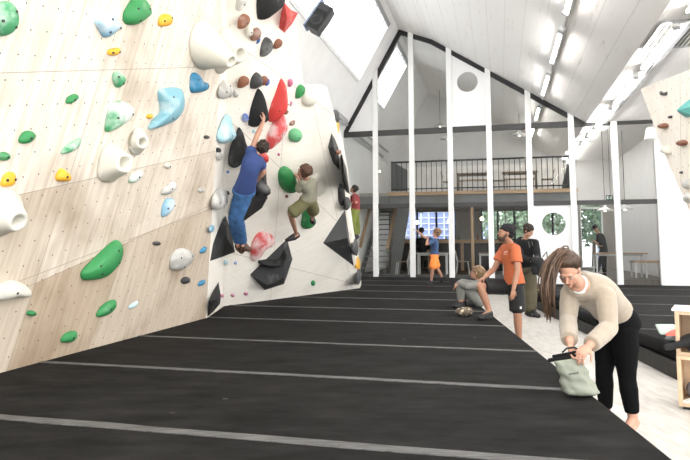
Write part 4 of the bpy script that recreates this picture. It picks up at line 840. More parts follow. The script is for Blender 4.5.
# loudspeaker on its bracket
c = PL(321, 20, prof[0] - LN * (.0), LN); d_ = ray(321, 20); dist = 9.2; c = CAM + d_ * (dist / d_[1])
ax = nrm(V(.55, 0, .83)); ay = nrm(V(-.25, -.93, 0) + 0 * ax); ay = nrm(ay - ax * np.dot(ay, ax)); az = np.cross(ax, ay)
o = thing('loudspeaker', c, 'black loudspeaker hanging tilted in front of the bright rooflight', 'loudspeaker')
hw, hd, hh = .125, .13, .225
mb = MB(); mb.prism([c + az * sx_ * hw * k + ay * yy * hd - ax * hh for sx_, yy, k in ((-1, 1, 1), (1, 1, 1), (.7, -1, 1), (-.7, -1, 1))], ax * 2 * hh); M_spk = mat('black_plastic', (.008, .009, .011), .4); put('cabinet', mb, M_spk, o, bevel=.02)
fwd = ay; mb = MB(); mb.box(c + fwd * (hd + .003), ax * hh * .92, az * hw * .88, fwd * .006); put('grille', mb, mat('black_mesh', (.01, .01, .011), .8), o)
mb = MB(); q_ = c + fwd * (hd + .008) - ax * .07; mb.loft([(q_, ax * .1, az * .1), (q_ + fwd * .012, ax * .095, az * .095), (q_ + fwd * .012, ax * .08, az * .08), (q_ - fwd * .01, ax * .03, az * .03)], 24); put('woofer', mb, mat('cone_grey', (.012, .012, .013), .5), o)
mb = MB().box(c + fwd * (hd + .012) + ax * .15, ax * .05, az * .1, fwd * .008); put('tweeter_horn', mb, mat('cone_grey', (.012, .012, .013), .5), o)
mb = MB().box(c + ax * .02 - az * (hw + .02), ax * .26, az * .015, ay * .1); put('side_plate', mb, mat('blue_grey_metal', (.16, .22, .32), .5), o)
wallpt = c - GT * 3; tt = TL + (c[2] - PT[0][1]) / (PT[1][1] - PT[0][1]) * (PT[1][0] - PT[0][0]); k = (gts(c)[0] - tt); [put('hanging_wire', MB().tube([c + az * e * .1 + ax * .2, V(c[0], c[1], roofz(gts(c)[0])) + az * e * .1], .003, 6), M_greym, o) for e in (-1, 1)]
# small white loudspeaker behind the glass at the right
c = cp(650.5, 133.5, -.45); o = thing('loudspeaker', c, 'small white box loudspeaker at the top right of the glass', 'loudspeaker'); put('cabinet', MB().box(c, GT * .13, GN * .12, V(0, 0, .18) + GT * .03), M_white, o, bevel=.03); put('bracket', MB().tube([c, c + GN * .42], .02, 8), M_greym, o)

# ------------------------------------------------------------------ people
M_skin = mat('skin', (.46, .245, .165), .5, .07, 8, .05, 200); M_skin2 = mat('skin_tanned', (.36, .18, .11), .5, .07, 8); M_lip = mat('lips', (.30, .09, .08), .4); M_eye = mat('eye_white', (.38, .35, .33), .2); M_iris = mat('iris_dark', (.03, .02, .015), .2)
class Fig:
    def __init__(s, name, label, J, k=1., skin=None, vox=.007, grp=None, fat=1., female=False):
        s.J = {a: V(b) for a, b in J.items()}; J = s.J; s.k = k; s.vox = vox; s.fat = fat; s.fem = female
        s.F = nrm(J['F']); s.U = nrm(J['U'] - s.F * np.dot(J['U'], s.F)); s.R = np.cross(s.F, s.U)
        lo = min((J[a] for a in ('anL', 'anR')), key=lambda p: p[2]); base = V(*( (J['anL'] + J['anR']) / 2)[:2], lo[2] - .08 * k)
        s.root = put('body', s.body(), skin or M_skin, org=base, remesh=vox, sm=3); s.root.name = name; tag(s.root, label, 'person', grp)
    def spine(s, t):
        J = s.J; P0, P2 = J['pelvis'], J['neck']; P1 = J.get('mid', (P0 + P2) / 2); P1 = 2 * P1 - (P0 + P2) / 2
        if t < 0: return P0 + (P1 - P0) * 2 * t * .5
        if t > 1: return P2 + nrm(P2 - P1) * (t - 1) * np.linalg.norm(P2 - P0)
        return P0 * (1 - t) ** 2 + P1 * 2 * t * (1 - t) + P2 * t * t
    def torso(s, mb, t0, t1, g=0., n=24):
        J = s.J; k = s.k; hip = nrm(J['hipR'] - J['hipL']); sh = nrm(J['shR'] - J['shL']); prof = ((-.25, .06, .06), (-.16, .125, .1), (-.05, .165, .12), (.1, .16, .115), (.3, .14, .1), (.45, .135, .098), (.65, .152, .108), (.82, .165, .108), (.92, .15, .09), (1., .085, .07), (1.06, .05, .05))
        ts = np.array([p[0] for p in prof]); rings = []
        for t in np.linspace(t0, t1, 12):
            wdt = np.interp(t, ts, [p[1] for p in prof]) * k * s.fat + g; dp = np.interp(t, ts, [p[2] for p in prof]) * k * s.fat + g; u = min(max(t, 0), 1); a = nrm(hip * (1 - u) + sh * u)
            tg = nrm(s.spine(t + .03) - s.spine(t - .03)); a = nrm(a - tg * np.dot(a, tg)); b = np.cross(tg, a); rings.append((s.spine(t), a * wdt, b * dp))
        mb.loft(rings, n, .92)
    def limb(s, mb, a, b, c, r, f0=0., f1=2., g=0., fl=0.):
        """two-bone limb a-b-c, radii r (3), between fractions f0..f1 (0..2), grown by g, flared by fl at the end"""
        pa = lambda f: a + (b - a) * f if f <= 1 else b + (c - b) * (f - 1)
        rr = lambda f: (np.interp(f, [0, .35, 1, 1.3, 2], [r[0], r[0] * .97, r[1], r[1] * 1.08, r[2]]) + g + fl * max(0, (f - f0) / max(f1 - f0, .01)))
        st = [f for f in (0, .35, .7, 1, 1.3, 1.6, 2) if f0 < f < f1]; st = [f0] + st + [f1]
        for x, y in zip(st, st[1:]):
            if g > 0 and y == f1 and y < 1.97:
                d = nrm(pa(y) - pa(x)); mb.cap(pa(x), pa(x) + d * .005, rr(x), rr(x), 14); mb.tube([pa(x), pa(y)], [rr(x), rr(y)], 16)
            else: mb.cap(pa(x), pa(y), rr(x), rr(y), 14)
    def arms(s, mb, f1=2., g=0., fl=0.):
        J, k = s.J, s.k
        for c in 'LR':
            if g >= 0: mb.cap(J['sh' + c], s.spine(.9), .052 * k + g, .075 * k + g, 14)
            s.limb(mb, J['sh' + c], J['el' + c], J['wr' + c], (.05 * k * s.fat, .038 * k, .027 * k), 0, f1, g, fl)
    def legs(s, mb, f1=2., g=0., fl=0., f0=0.):
        J, k = s.J, s.k
        for c in 'LR': s.limb(mb, J['hip' + c], J['kn' + c], J['an' + c], (.088 * k * s.fat, .055 * k, .036 * k), f0, f1, g, fl)
    def hand(s, mb, w, d, pn, side, curl=.5, sc=1.):
        """w wrist, d finger direction, pn palm normal (where fingers curl to), side: +1 thumb along cross(d,pn)"""
        k = s.k * sc; d = nrm(d); pn = nrm(pn - d * np.dot(pn, d)); sd = np.cross(d, pn) * side
        mb.cap(w - d * .01 * k, w + d * .03 * k, .025 * k, .028 * k, 12, pn, .7); mb.ell(w + d * .05 * k, sd * .041 * k, pn * .016 * k, d * .048 * k, 12, 8)
        for i, L in enumerate((.075, .085, .078, .06)):
            o = sd * (.03 - .0205 * i) * k; p = w + d * (.085 - .006 * abs(i - 1.3)) * k + o; dd = nrm(d + sd * (.12 - .09 * i)); r = .0088 * k; ang = curl * .5
            for q, f in enumerate((.45, .32, .23)):
                ang += curl * (.55 if q else .15); nd = dd * math.cos(ang) + pn * math.sin(ang); e = p + nd * L * f * k; mb.cap(p, e, r, r * .93, 8); p = e; r *= .93
        p = w + d * .03 * k + sd * .034 * k; dd = nrm(d * .65 + sd * .65 + pn * .35)
        for f in (.036, .03): e = p + dd * f * k; mb.cap(p, e, .0105 * k, .0095 * k, 8); p = e; dd = nrm(dd + d * .5 + pn * curl * .4)
    def foot(s, mb, an, toe, g=0., k2=1.):
        k = s.k * k2; d = nrm(toe - an); 
        low = an + nrm(s.J.get('down', V(0, 0, -1))) * .055 * k; heel = low - d * .035 * k; mb.cap(an, low, .036 * k + g, .034 * k + g); mb.cap(heel, low + d * .05 * k, .033 * k + g, .036 * k + g); mb.cap(low + d * .05 * k, toe, .035 * k + g, .026 * k + g, 12); 
        side = nrm(np.cross(d, V(0, 0, 1))); mb.ell(toe - d * .03 * k, side * (.043 * k + g), d * .06 * k, V(0, 0, .023 * k + g))
        mb.cap(an, toe - d * .06 * k, .035 * k + g, .028 * k + g)
    def body(s):
        mb = MB(); J, k, F_, U, R = s.J, s.k, s.F, s.U, s.R; C = J['head']; h = k * J.get('hs', V(1, 1, 1))[0]
        s.torso(mb, -.25, 1.06); mb.cap(J['neck'], C - F_ * .02 * h - U * .06 * h, .054 * k, .048 * k, 16)
        mb.ell(C + U * .022 * h - F_ * .012 * h, R * .073 * h, F_ * .094 * h, U * .092 * h, 20, 14); mb.ell(C + F_ * .032 * h - U * .045 * h, R * .056 * h, F_ * .056 * h, U * .072 * h, 18, 12)
        mb.ball(C + F_ * .068 * h - U * .098 * h, .02 * h); mb.cap(C + F_ * .088 * h + U * .004 * h, C + F_ * .109 * h - U * .03 * h, .008 * h, .0125 * h, 10); mb.cap(C - R * .03 * h + F_ * .079 * h + U * .018 * h, C + R * .03 * h + F_ * .079 * h + U * .018 * h, .012 * h)
        mb.cap(C - R * .016 * h + F_ * .084 * h - U * .062 * h, C + R * .016 * h + F_ * .084 * h - U * .062 * h, .0095 * h)
        for x in (-1, 1): mb.ell(C + R * x * .075 * h - F_ * .005 * h - U * .01 * h, R * .009 * h, F_ * .018 * h, U * .031 * h, 10, 8); mb.cap(C + R * x * .045 * h + F_ * .05 * h - U * .03 * h, C + R * x * .035 * h + F_ * .06 * h - U * .06 * h, .02 * h, .018 * h)
        s.arms(mb); s.legs(mb)
        for c in 'LR':
            d = J['wr' + c] - J['el' + c]; hd_ = J.get('hd' + c, d); pn = J.get('pn' + c, V(0, 0, -1)); s.hand(mb, J['wr' + c], hd_, pn, J.get('ts' + c, V(1, 1, 1))[0], float(J.get('cu' + c, V(.5, .5, .5))[0]), 1.); s.foot(mb, J['an' + c], J['to' + c])
        return mb
    def face(s, brow=None):
        J, F_, U, R = s.J, s.F, s.U, s.R; C = J['head']; h = s.k * J.get('hs', V(1, 1, 1))[0]
        for x in (-1, 1):
            c = C + R * x * .031 * h + F_ * .0835 * h - U * .004 * h; e = put('eye', MB().ell(c, R * .012 * h, F_ * .007 * h, U * .0045 * h), M_eye, s.root, smooth=True); put('iris', MB().ball(c + F_ * .005 * h - U * .001 * h, .0052 * h, 10, 8), M_iris, e, smooth=True)
            put('eyebrow', MB().tube([c + U * .019 * h - R * x * .012 * h + F_ * .01 * h, c + U * .024 * h + F_ * .011 * h, c + U * .019 * h + R * x * .019 * h + F_ * .002 * h], [.0018 * h, .0024 * h, .001 * h], 8), brow or M_iris, s.root)
        put('lips', MB().ell(C + F_ * .093 * h - U * .062 * h, R * .021 * h, F_ * .005 * h, U * .0075 * h), M_lip, s.root, smooth=True)
    def top(s, m, g=.014, sleeve=.55, t0=-.1, t1=.98, fl=.012, label=None, name='shirt', sm=6):
        mb = MB(); s.torso(mb, t0, t1, g); s.arms(mb, sleeve, g, fl); o = put(name, mb, m, s.root, remesh=max(s.vox, .009), sm=sm); 
        if label: o['label'] = label
        return o
    def pants(s, m, g=.012, leg=1.85, fl=.015, t1=.12, label=None, name='trousers'):
        mb = MB(); s.torso(mb, -.25, t1, g + .002); s.legs(mb, leg, g, fl); o = put(name, mb, m, s.root, remesh=max(s.vox, .009), sm=5)
        if label: o['label'] = label
        return o
    def shoes(s, m, label=None, name='shoe', g=.013):
        for c in 'LR': o = put(name, (lambda b: (s.foot(b, s.J['an' + c] - nrm(s.J['an' + c] - s.J['kn' + c]) * -.02 * s.k, s.J['to' + c], g), b)[1])(MB()), m, s.root, remesh=max(s.vox, .006), sm=2)
    def hair(s, m, back=.0, tuft=0, r=(.084, .103, .104), off=(-.024, .028), name='hair', rem=None):
        J, F_, U, R = s.J, s.F, s.U, s.R; C = J['head']; h = s.k * J.get('hs', V(1, 1, 1))[0]; mb = MB(); c = C + F_ * off[0] * h + U * off[1] * h
        mb.ell(c, R * r[0] * h, F_ * r[1] * h, U * r[2] * h, 24, 16); mb.ell(C - F_ * .04 * h - U * .03 * h, R * .068 * h, F_ * .06 * h, U * .07 * h)
        rs = np.random.RandomState(3)
        for i in range(tuft):
            d = rs.randn(3); d[2] = abs(d[2]) * .9 - .1; d = nrm(d); p = c + R * d[0] * r[0] * h + F_ * (d[1] * r[1]) * h + U * d[2] * r[2] * h
            if np.dot(p - C, F_) > .075 * h and np.dot(p - C, U) < .06 * h: continue
            mb.ball(p, (.012 + .012 * rs.rand()) * h * (1.2 if tuft > 60 else 1), 8, 6)
        return put(name, mb, m, s.root, remesh=rem or max(s.vox, .006), sm=1)
def pants_leg(*a): pass
up3 = V(0, 0, 1)
def hfu(ax, ay, pitch):     # facing (plan direction) and pitch down in degrees -> F, U
    f = nrm(V(ax, ay, 0)); p = math.radians(pitch); return f * math.cos(p) - up3 * math.sin(p), f * math.sin(p) + up3 * math.cos(p)

# woman in the beige sweater, bending over the mat edge
M_hairb = mat('brown_hair', (.055, .030, .016), .5, .45, 25, .3, 80); M_sweater = mat('beige_knit', (.31, .255, .19), .9, .06, 30, .35, 160, sheen=.3); M_legg = mat('black_leggings', (.0035, .0035, .004), .85, .1, spec=.1)
F_, U_ = hfu(-.56, -.83, 44)
J = dict(head=D(568.5, 269.5, 4.22), F=F_, U=U_, neck=D(580.5, 285, 4.28), pelvis=D(619, 322, 4.64), mid=D(603, 300, 4.5),
         shL=D(606, 297, 4.2), shR=D(570, 294, 4.42), elL=D(609, 328, 4.08), elR=D(568, 321, 4.25), wrL=D(589, 346, 3.86), wrR=D(569.5, 342, 3.9),
         hipL=D(624, 331, 4.55), hipR=D(609, 328, 4.74), knL=D(627, 378, 4.6), knR=D(604, 372, 4.75), anL=D(633, 418, 4.62), anR=D(606, 412, 4.85), toL=Zp(623, 434, .03), toR=Zp(592, 423, .03),
         hdL=V(-.75, -.35, -.45), hdR=V(.1, -.25, -1.), pnL=V(-.35, .1, -.8), pnR=V(.5, -.5, .0), cuL=V(.9, 1, 1), cuR=V(.8, 1, 1), tsL=V(1., 0, 0), tsR=V(-1., 0, 0), hs=V(.97, 1, 1))
w_ = Fig('person', 'woman with long brown ponytail, beige sweater and black leggings bending over a bag', J, .96, vox=.0045, fat=1.06)
w_.face(M_hairb)
w_.top(M_sweater, .02, 1.9, .25, 1.02, .006, name='sweater', sm=8); w_.pants(M_legg, .012, 1.86, .0, .31, name='leggings')
nk = J['neck']; tg = nrm(w_.spine(1.0) - w_.spine(.9)); sa = nrm(J['shR'] - J['shL']); sb = np.cross(tg, sa)
mb = MB(); rg = [(nk + tg * (z + .0) , sa * r, sb * r) for r, z in ((.078, -.02), (.068, .01), (.06, .03), (.055, .028), (.057, .005))]; mb.loft(rg, 24); put('collar', mb, mat('white_cotton', (.8, .79, .77), .8), w_.root, smooth=True)
mb = MB(); rg = [(nk + tg * (z - .025), sa * r, sb * r) for r, z in ((.115, -.02), (.096, .012), (.08, .03), (.073, .025), (.076, .0))]; mb.loft(rg, 24); put('neckband', mb, M_sweater, w_.root, smooth=True)
# hair: swept back strands to a high ponytail
C = J['head']; R_ = w_.R; mb = MB(); kh = .93
tie = C + U_ * .095 * kh - F_ * .075 * kh
mb.ell(C + U_ * .034 - F_ * .032, R_ * .077, F_ * .094, U_ * .09, 24, 16); mb.ell(C - F_ * .04 - U_ * .02, R_ * .07, F_ * .058, U_ * .07)
for i in range(90):
    a = -2.35 + 4.7 * i / 89; jit = rng.randn() * .003
    st0 = C + R_ * math.sin(a) * (.079 + jit) * 1.0 + F_ * (math.cos(a) * .072 - .016) + U_ * (.068 * math.cos(a) ** 2 * (1 if math.cos(a) > 0 else -.6) + .004 + .02 * abs(math.sin(a)))
    m_ = C + R_ * math.sin(a) * .072 + F_ * (math.cos(a) * .03 - .035) + U_ * (.075 + .045 * math.cos(a * .5)); mb.tube([st0, st0 * .5 + m_ * .5 + nrm(st0 * .5 + m_ * .5 - C) * .012, m_, tie + rng.randn(3) * .006], [.003, .0045, .005, .006], 6)
hr = put('hair', mb, M_hairb, w_.root, smooth=True)
mb = MB(); pth = [tie, tie + U_ * .045 - F_ * .03, D(548, 258, 4.2), D(543.5, 276, 4.16), D(548, 298, 4.14), D(549.5, 319, 4.15)]
def bez(P, t):
    P = list(P)
    while len(P) > 1: P = [a + (b - a) * t for a, b in zip(P, P[1:])]
    return P[0]
for i in range(150):
    o_ = rng.randn(3) * .016; sp = .6 + rng.rand() * .8; ln = .72 + rng.rand() * .3; wv = rng.rand() * 6; pts = []
    for j in range(9):
        t = j / 8 * ln; spread = (.4 + .95 * math.sin(min(t, 1) * 2.4)) ; pts.append(bez(pth, min(t, 1)) + o_ * spread * sp + V(.004 * math.sin(6 * t + wv), 0, 0))
    mb.tube(pts, [.004, .005, .0055, .0055, .0055, .005, .0045, .0035, .0015], 5)
put('ponytail', mb, mat('brown_hair_ends', (.085, .046, .024), .5, .5, 25), w_.root, smooth=True); put('hair_tie', MB().tube([tie + U_ * .0, tie + U_ * .016 - F_ * .008], .026, 12), M_dk, w_.root)

# sage roll-top bag on the mat
M_sage = mat('sage_nylon', (.20, .213, .165), .6, .1, 5, .3, 14)
bc = Zp(582, 396.5, ZM); bd = bc[1]; up_, bw = V(0, 0, 1), nrm(V(1, .12, 0)); bn = np.cross(bw, up_)
topc = D(567, 359, bd - .03); o = thing('dry_bag', bc, 'sage green roll top bag held by its black rim on the mat edge', 'bag'); mb = MB(); rings = []
for i in range(14):
    t = i / 13; c = bc + V(0, 0, .012) + (topc - bc - V(0, 0, .012)) * t; wd = .108 * (1 - t) + .088 * t + .006 * math.sin(9 * t); th = .062 * (1 - t) ** .6 + .010 + .004 * math.sin(14 * t)
    if i == 0: wd, th = .09, .045
    sl = nrm(bw + up_ * (-.02 + .14 * t)); rings.append((c, sl * wd, bn * th))
mb.loft(rings, 28, .8); 
a = np.array(mb.v); cen = a.mean(0)
for i, p in enumerate(mb.v):
    p = V(p); d = nrm(V(p[0] - cen[0], p[1] - cen[1], 0)); zz = (p[2] - bc[2]); cr_ = .006 * math.sin(p[0] * 90 + zz * 60) + .005 * math.sin(zz * 110 + p[0] * 35)
    if zz > .02: mb.v[i] = tuple(p + d * cr_)
put('bag_body', mb, M_sage, o, smooth=True)
sl = nrm(bw + up_ * .13); mb = MB(); mb.cap(topc - sl * .115 + up_ * .01, topc + sl * .085 + up_ * .012, .013, .013, 12, bn, .8); mb.cap(topc - sl * .09 + up_ * .03, topc + sl * .075 + up_ * .034, .009, .009, 10); put('rolled_rim', mb, mat('black_vinyl', (.006,) * 3, .85), o, smooth=True)
mb = MB(); q_ = topc + sl * .02 + up_ * .045; mb.tube([q_ - sl * .05, q_ - sl * .02 + up_ * .02, q_ + sl * .03 + up_ * .02, q_ + sl * .06], .006, 8); put('carry_loop', mb, M_dk, o, smooth=True)
# small dark printed lettering across the front (unreadable marks in the photo)
mb = MB(); lc = D(573.5, 373.5, bd - .083)
for i in range(9):
    p = lc + sl * (-.03 + i * .0075); hh_ = .0035 + .0015 * ((i * 7) % 3); mb.box(p, sl * .0022, up_ * hh_, bn * .001)
put('print', mb, mat('dark_print', (.05, .06, .05), .6), o)

# man in orange
M_or = mat('orange_cotton', (.48, .12, .045), .85, .07, 10, .2, 60); M_bsh = mat('black_shorts', (.006, .006, .0065), .8, .1, 10); M_bshoe = mat('black_rubber', (.006, .006, .006), .5)
F_, U_ = hfu(-1, -.12, -8)
J = dict(head=D(505.5, 233, 8.3), F=F_, U=U_, neck=D(510.5, 245, 8.35), pelvis=D(514.5, 283, 8.35), mid=D(512, 263, 8.35), shL=D(515.5, 249, 8.13), shR=D(504.5, 249, 8.53), elL=D(517.5, 271, 8.05), elR=D(494, 269, 8.5), wrL=D(513.5, 289, 8.0), wrR=D(485, 277, 8.3),
         hipL=D(516, 288, 8.26), hipR=D(513, 287, 8.44), knL=D(517.5, 314, 8.22), knR=D(480.5, 286.5, 8.25), anL=D(519, 340, 8.36), anR=D(489.5, 311.5, 8.25), toL=Zp(506, 347, .03), toR=Zp(480, 318, ZM + .03),
         hdL=V(-.15, -.1, -1), hdR=V(-.7, -.1, -.45), pnL=V(-.3, .6, 0), pnR=V(0, 0, -1), hs=V(.96, 1, 1))
p = Fig('person', 'bearded man in black beanie, orange t-shirt and black shorts, one foot on the mat', J, 1.0, M_skin2, .006); p.face()
p.top(M_or, .018, .62, -.14, .97, .018, name='t_shirt'); p.pants(M_bsh, .016, .9, .03, .05, name='shorts'); p.shoes(M_bshoe, name='shoe', g=.006)
C = J['head']; mb = MB(); mb.ell(C + U_ * .055 - F_ * .03, p.R * .088, F_ * .106, U_ * .085, 24, 16); mb.ell(C + U_ * .085 - F_ * .085, p.R * .065, F_ * .07, U_ * .055); mb.ell(C - U_ * .01 - F_ * .06, p.R * .075, F_ * .065, U_ * .06); put('beanie', mb, mat('black_wool', (.012, .012, .014), .95, .2, 60, .4, 120), p.root, remesh=.006, sm=2)
mb = MB(); mb.tube([C + U_ * .018 - F_ * .03 + (p.R * math.cos(a) * .086 + F_ * math.sin(a) * .106) + U_ * (.008 + .028 * math.sin(a)) for a in np.linspace(0, 2 * math.pi, 25)], .012, 8); put('beanie_cuff', mb, MATS['black_wool'], p.root, smooth=True)
mb = MB(); mb.ell(C + F_ * .046 - U_ * .085, p.R * .058, F_ * .05, U_ * .042); [mb.cap(C + p.R * x * .062 - U_ * .03 + F_ * .01, C + p.R * x * .05 + F_ * .04 - U_ * .08, .016, .022) for x in (-1, 1)]; put('beard', mb, mat('dark_beard', (.06, .035, .022), .8, .3, 60), p.root, remesh=.005, sm=1)
mb = MB(); sc_ = p.spine(.74); nn = nrm(V(-.6, -.8, 0)); s_ = np.cross(nn, up3); b0 = sc_ + nn * .15
for a, b, w2_, h2_ in ((-.03, .03, .018, .003), (0., .035, .006, .012), (.03, .028, .01, .008), (.0, .0, .05, .0035), (-.02, -.012, .02, .003)): mb.box(b0 + s_ * a + up3 * b, s_ * w2_, up3 * h2_, nn * .002)
put('chest_print', mb, mat('pale_print', (.75, .55, .45), .8), p.root)
q_ = J['hipL'] + (J['knL'] - J['hipL']) * .72 + V(.01, -.14, 0); put('shorts_logo', MB().box(q_, (.012, 0, 0), (0, .003, 0), (0, 0, .016)), mat('white_print', (.7, .7, .7), .6), p.root)

# man in the black hoodie
F_, U_ = hfu(.62, -.78, 28); k = 1.07; M_hood = mat('black_fleece', (.005, .005, .0055), .95, .2, 20, .3, 50); M_olive = mat('olive_cotton', (.085, .073, .042), .9, .15, 12)
J = dict(head=D(528.6, 230.5, 12.35), F=F_, U=U_, neck=D(525.5, 240, 12.5), pelvis=D(527, 270, 12.55), mid=D(524.5, 255, 12.55), shL=D(535, 243, 12.42), shR=D(517.5, 243, 12.62), elL=D(537.5, 256, 12.25), elR=D(521.5, 258, 12.3), wrL=D(537.5, 263, 12.05), wrR=D(532, 261.5, 12.02),
         hipL=D(530.5, 273, 12.5), hipR=D(524.5, 273, 12.6), knL=D(532, 291, 12.4), knR=D(527, 291, 12.5), anL=D(532, 309.5, 12.3), anR=D(527.5, 309.5, 12.45), toL=Zp(538.5, 316, .04), toR=Zp(534.5, 315.5, .04), pnL=V(-1, 0, 0), pnR=V(1, 0, 0))
p = Fig('person', 'man in a black hoodie and olive trousers looking down at a black bag', J, k, M_skin, .008); p.face(); p.top(M_hood, .03, 1.95, -.2, .98, .005, name='hoodie'); p.pants(M_olive, .03, 1.97, .02, .1, name='trousers'); p.shoes(M_bshoe); p.hair(mat('dark_brown_hair', (.025, .014, .009), .7, .3, 30), tuft=50)
mb = MB(); mb.ell(J['neck'] + V(-.05, .1, -.02), (.12, 0, 0), (0, .07, 0), (0, 0, .09)); put('hood', mb, M_hood, p.root, smooth=True); mb = MB(); n_ = J['neck']
for x in (-.03, .04): mb.tube([n_ + V(x + .05, -.13, -.03), n_ + V(x + .06, -.17, -.16)], .004, 6)
put('drawstring', mb, mat('grey_cord', (.2, .2, .2), .8), p.root)
c = D(538, 264, 11.95); mb = MB(); mb.ell(c, (.14, 0, .02), (0, .08, 0), (-.03, 0, .16)); mb.ell(c + V(.05, 0, -.14), (.1, 0, 0), (0, .08, 0), (0, 0, .12)); mb.ell(c + V(-.07, 0, -.1), (.07, 0, 0), (0, .06, 0), (0, 0, .12)); mb.ell(c + V(-.05, -.03, .06), (.1, 0, 0), (0, .07, 0), (0, 0, .1)); b = put('backpack', mb, M_dk, org=c, remesh=.01, sm=2); tag(b, 'soft black backpack held open by the man in the black hoodie', 'bag')
mb = MB(); mb.tube([c + V(.08, -.05, .14), c + V(.16, -.06, .24), c + V(.18, -.03, .1), c + V(.15, -.02, -.08)], .012, 6); put('strap', mb, M_dk, b, smooth=True)

# seated woman in grey with blond bun
F_, U_ = hfu(-.95, .3, -14); M_gk = mat('grey_green_cotton', (.19, .19, .172), .9, .1, 12, .1, 60); M_bld = mat('blond_hair', (.20, .125, .065), .6, .4, 40, .3, 80)
J = dict(head=D(476.8, 272.5, 9.7), F=F_, U=U_, neck=D(478.8, 282, 9.75), pelvis=D(480, 300.5, 9.85), mid=D(481, 292, 9.82), shL=D(477.5, 285, 9.6), shR=D(477, 284.5, 9.95), elL=D(466.5, 286.5, 9.5), elR=D(467, 283, 10.02), wrL=D(459.8, 283.5, 9.62), wrR=D(459.5, 281.5, 9.85),
         hipL=D(479, 301.5, 9.72), hipR=D(479, 301.5, 9.95), knL=D(460, 284.5, 9.65), knR=D(461.5, 283.5, 9.9), anL=D(461, 302.5, 9.62), anR=D(464, 302, 9.95), toL=Zp(455, 306.3, ZM + .03), toR=Zp(458, 304.5, ZM + .03), hdL=V(-.6, .3, -.4), hdR=V(-.5, -.6, -.3))
p = Fig('person', 'seated woman with a blond bun in grey hugging her knees on the mat', J, .95, M_skin, .008); p.face(M_bld); p.top(M_gk, .018, 1.7, -.05, .97, .004, name='grey_top'); p.pants(M_gk, .012, 1.85, .005, .15); p.shoes(M_bshoe); h_ = p.hair(M_bld, tuft=40)
put('hair_bun', MB().ball(J['head'] - F_ * .125 - U_ * .0, .05), M_bld, h_, smooth=True)
# patterned chalk bag on the mat
c = Zp(464.5, 316, ZM); mb = MB(); mb.ell(c + V(0, 0, .06), (.13, 0, 0), (0, .1, 0), (0, 0, .06)); mb.ell(c + V(.05, 0, .08), (.06, 0, 0), (0, .07, 0), (0, 0, .045))
m, nt, N, L, b = newmat('patterned_fleece'); b.inputs['Roughness'].default_value = .9; vo = N.new('ShaderNodeTexVoronoi'); vo.inputs['Scale'].default_value = 22; tc = N.new('ShaderNodeTexCoord'); L.new(tc.outputs['Object'], vo.inputs['Vector']); r = N.new('ShaderNodeValToRGB'); r.color_ramp.elements[0].position = .25; r.color_ramp.elements[0].color = (.6, .53, .4, 1); r.color_ramp.elements[1].position = .5; r.color_ramp.elements[1].color = (.12, .09, .06, 1); L.new(vo.outputs['Distance'], r.inputs[0]); L.new(r.outputs[0], b.inputs['Base Color'])
o = tag(put('chalk_bag', mb, m, org=c, remesh=.008, sm=2), 'beige and brown patterned chalk bag lying on the mat before the seated woman', 'chalk bag'); put('drawcord', MB().tube([c + V(-.12, -.02, .02), c + V(-.2, -.04, .01), c + V(-.24, .02, .012)], .006, 6), M_dk, o)

# boy in blue shirt and orange shorts
F_, U_ = hfu(-.95, .3, -6); M_blu = mat('navy_blue_cotton', (.03, .065, .15), .85, .1, 12); M_ors = mat('bright_orange_cotton', (.85, .25, .05), .8, .08, 12)
J = dict(head=D(436.5, 233, 15.5), F=F_, U=U_, neck=D(435, 239, 15.5), pelvis=D(434.5, 256, 15.5), shL=D(433.5, 241, 15.35), shR=D(434, 241, 15.65), elL=D(426.5, 244.5, 15.25), elR=D(424, 237, 15.75), wrL=D(428, 238.5, 15.3), wrR=D(417.5, 231, 15.8), hipL=D(434.5, 257.5, 15.42), hipR=D(434.5, 257.5, 15.6), knL=D(432.5, 269.5, 15.35), knR=D(437, 268, 15.65), anL=D(431.3, 281, 15.45), anR=D(442, 277, 15.8), toL=Zp(427, 284, ZM + .03), toR=D(441.5, 281.5, 15.8), hdR=V(-.7, 0, .5), hdL=V(.1, 0, 1), hs=V(1.2, 1, 1))
p = Fig('person', 'boy in blue t-shirt and orange shorts pointing with one arm raised', J, .8, M_skin, .007); p.top(M_blu, .018, .7, -.1, .97, .015, name='t_shirt'); p.pants(M_ors, .02, .85, .03, .1, name='shorts'); p.shoes(M_dk); p.hair(mat('light_brown_hair', (.16, .09, .045), .7, .3, 30), tuft=60)

# climber in blue
F_, U_ = nrm(-N2 + V(.35, 0, .45)), V(0, 0, 1); M_den = mat('blue_denim', (.045, .13, .30), .85, .3, 14, .25, 30); M_nav = mat('blue_shirt_cotton', (.035, .065, .20), .85, .12, 10)
j = lambda x, y, h: w2(x, y, h)
J = dict(head=j(261, 147, .42), F=F_, U=U_ + N2 * .2, neck=j(254.5, 156, .42), pelvis=j(244, 191, .4), mid=j(249.5, 172, .46), shL=j(248.5, 158.5, .4), shR=j(259.5, 161, .42), elL=j(256, 138, .34), elR=j(264, 172, .5), wrL=j(262.8, 122.5, .24), wrR=j(256.5, 180.5, .42),
         hipL=j(241, 194, .4), hipR=j(246.5, 194, .44), knL=j(233.5, 218, .34), knR=j(238, 218, .42), anL=j(238, 242.5, .3), anR=j(243.2, 243, .36), toL=j(241.5, 251.5, .24), toR=j(249, 249.8, .26), hdR=V(-.6, .5, .2), pnR=-N2, pnL=-N2, hdL=V(.2, .2, 1), hs=V(.88, 1, 1), down=V(0, 0, -1))
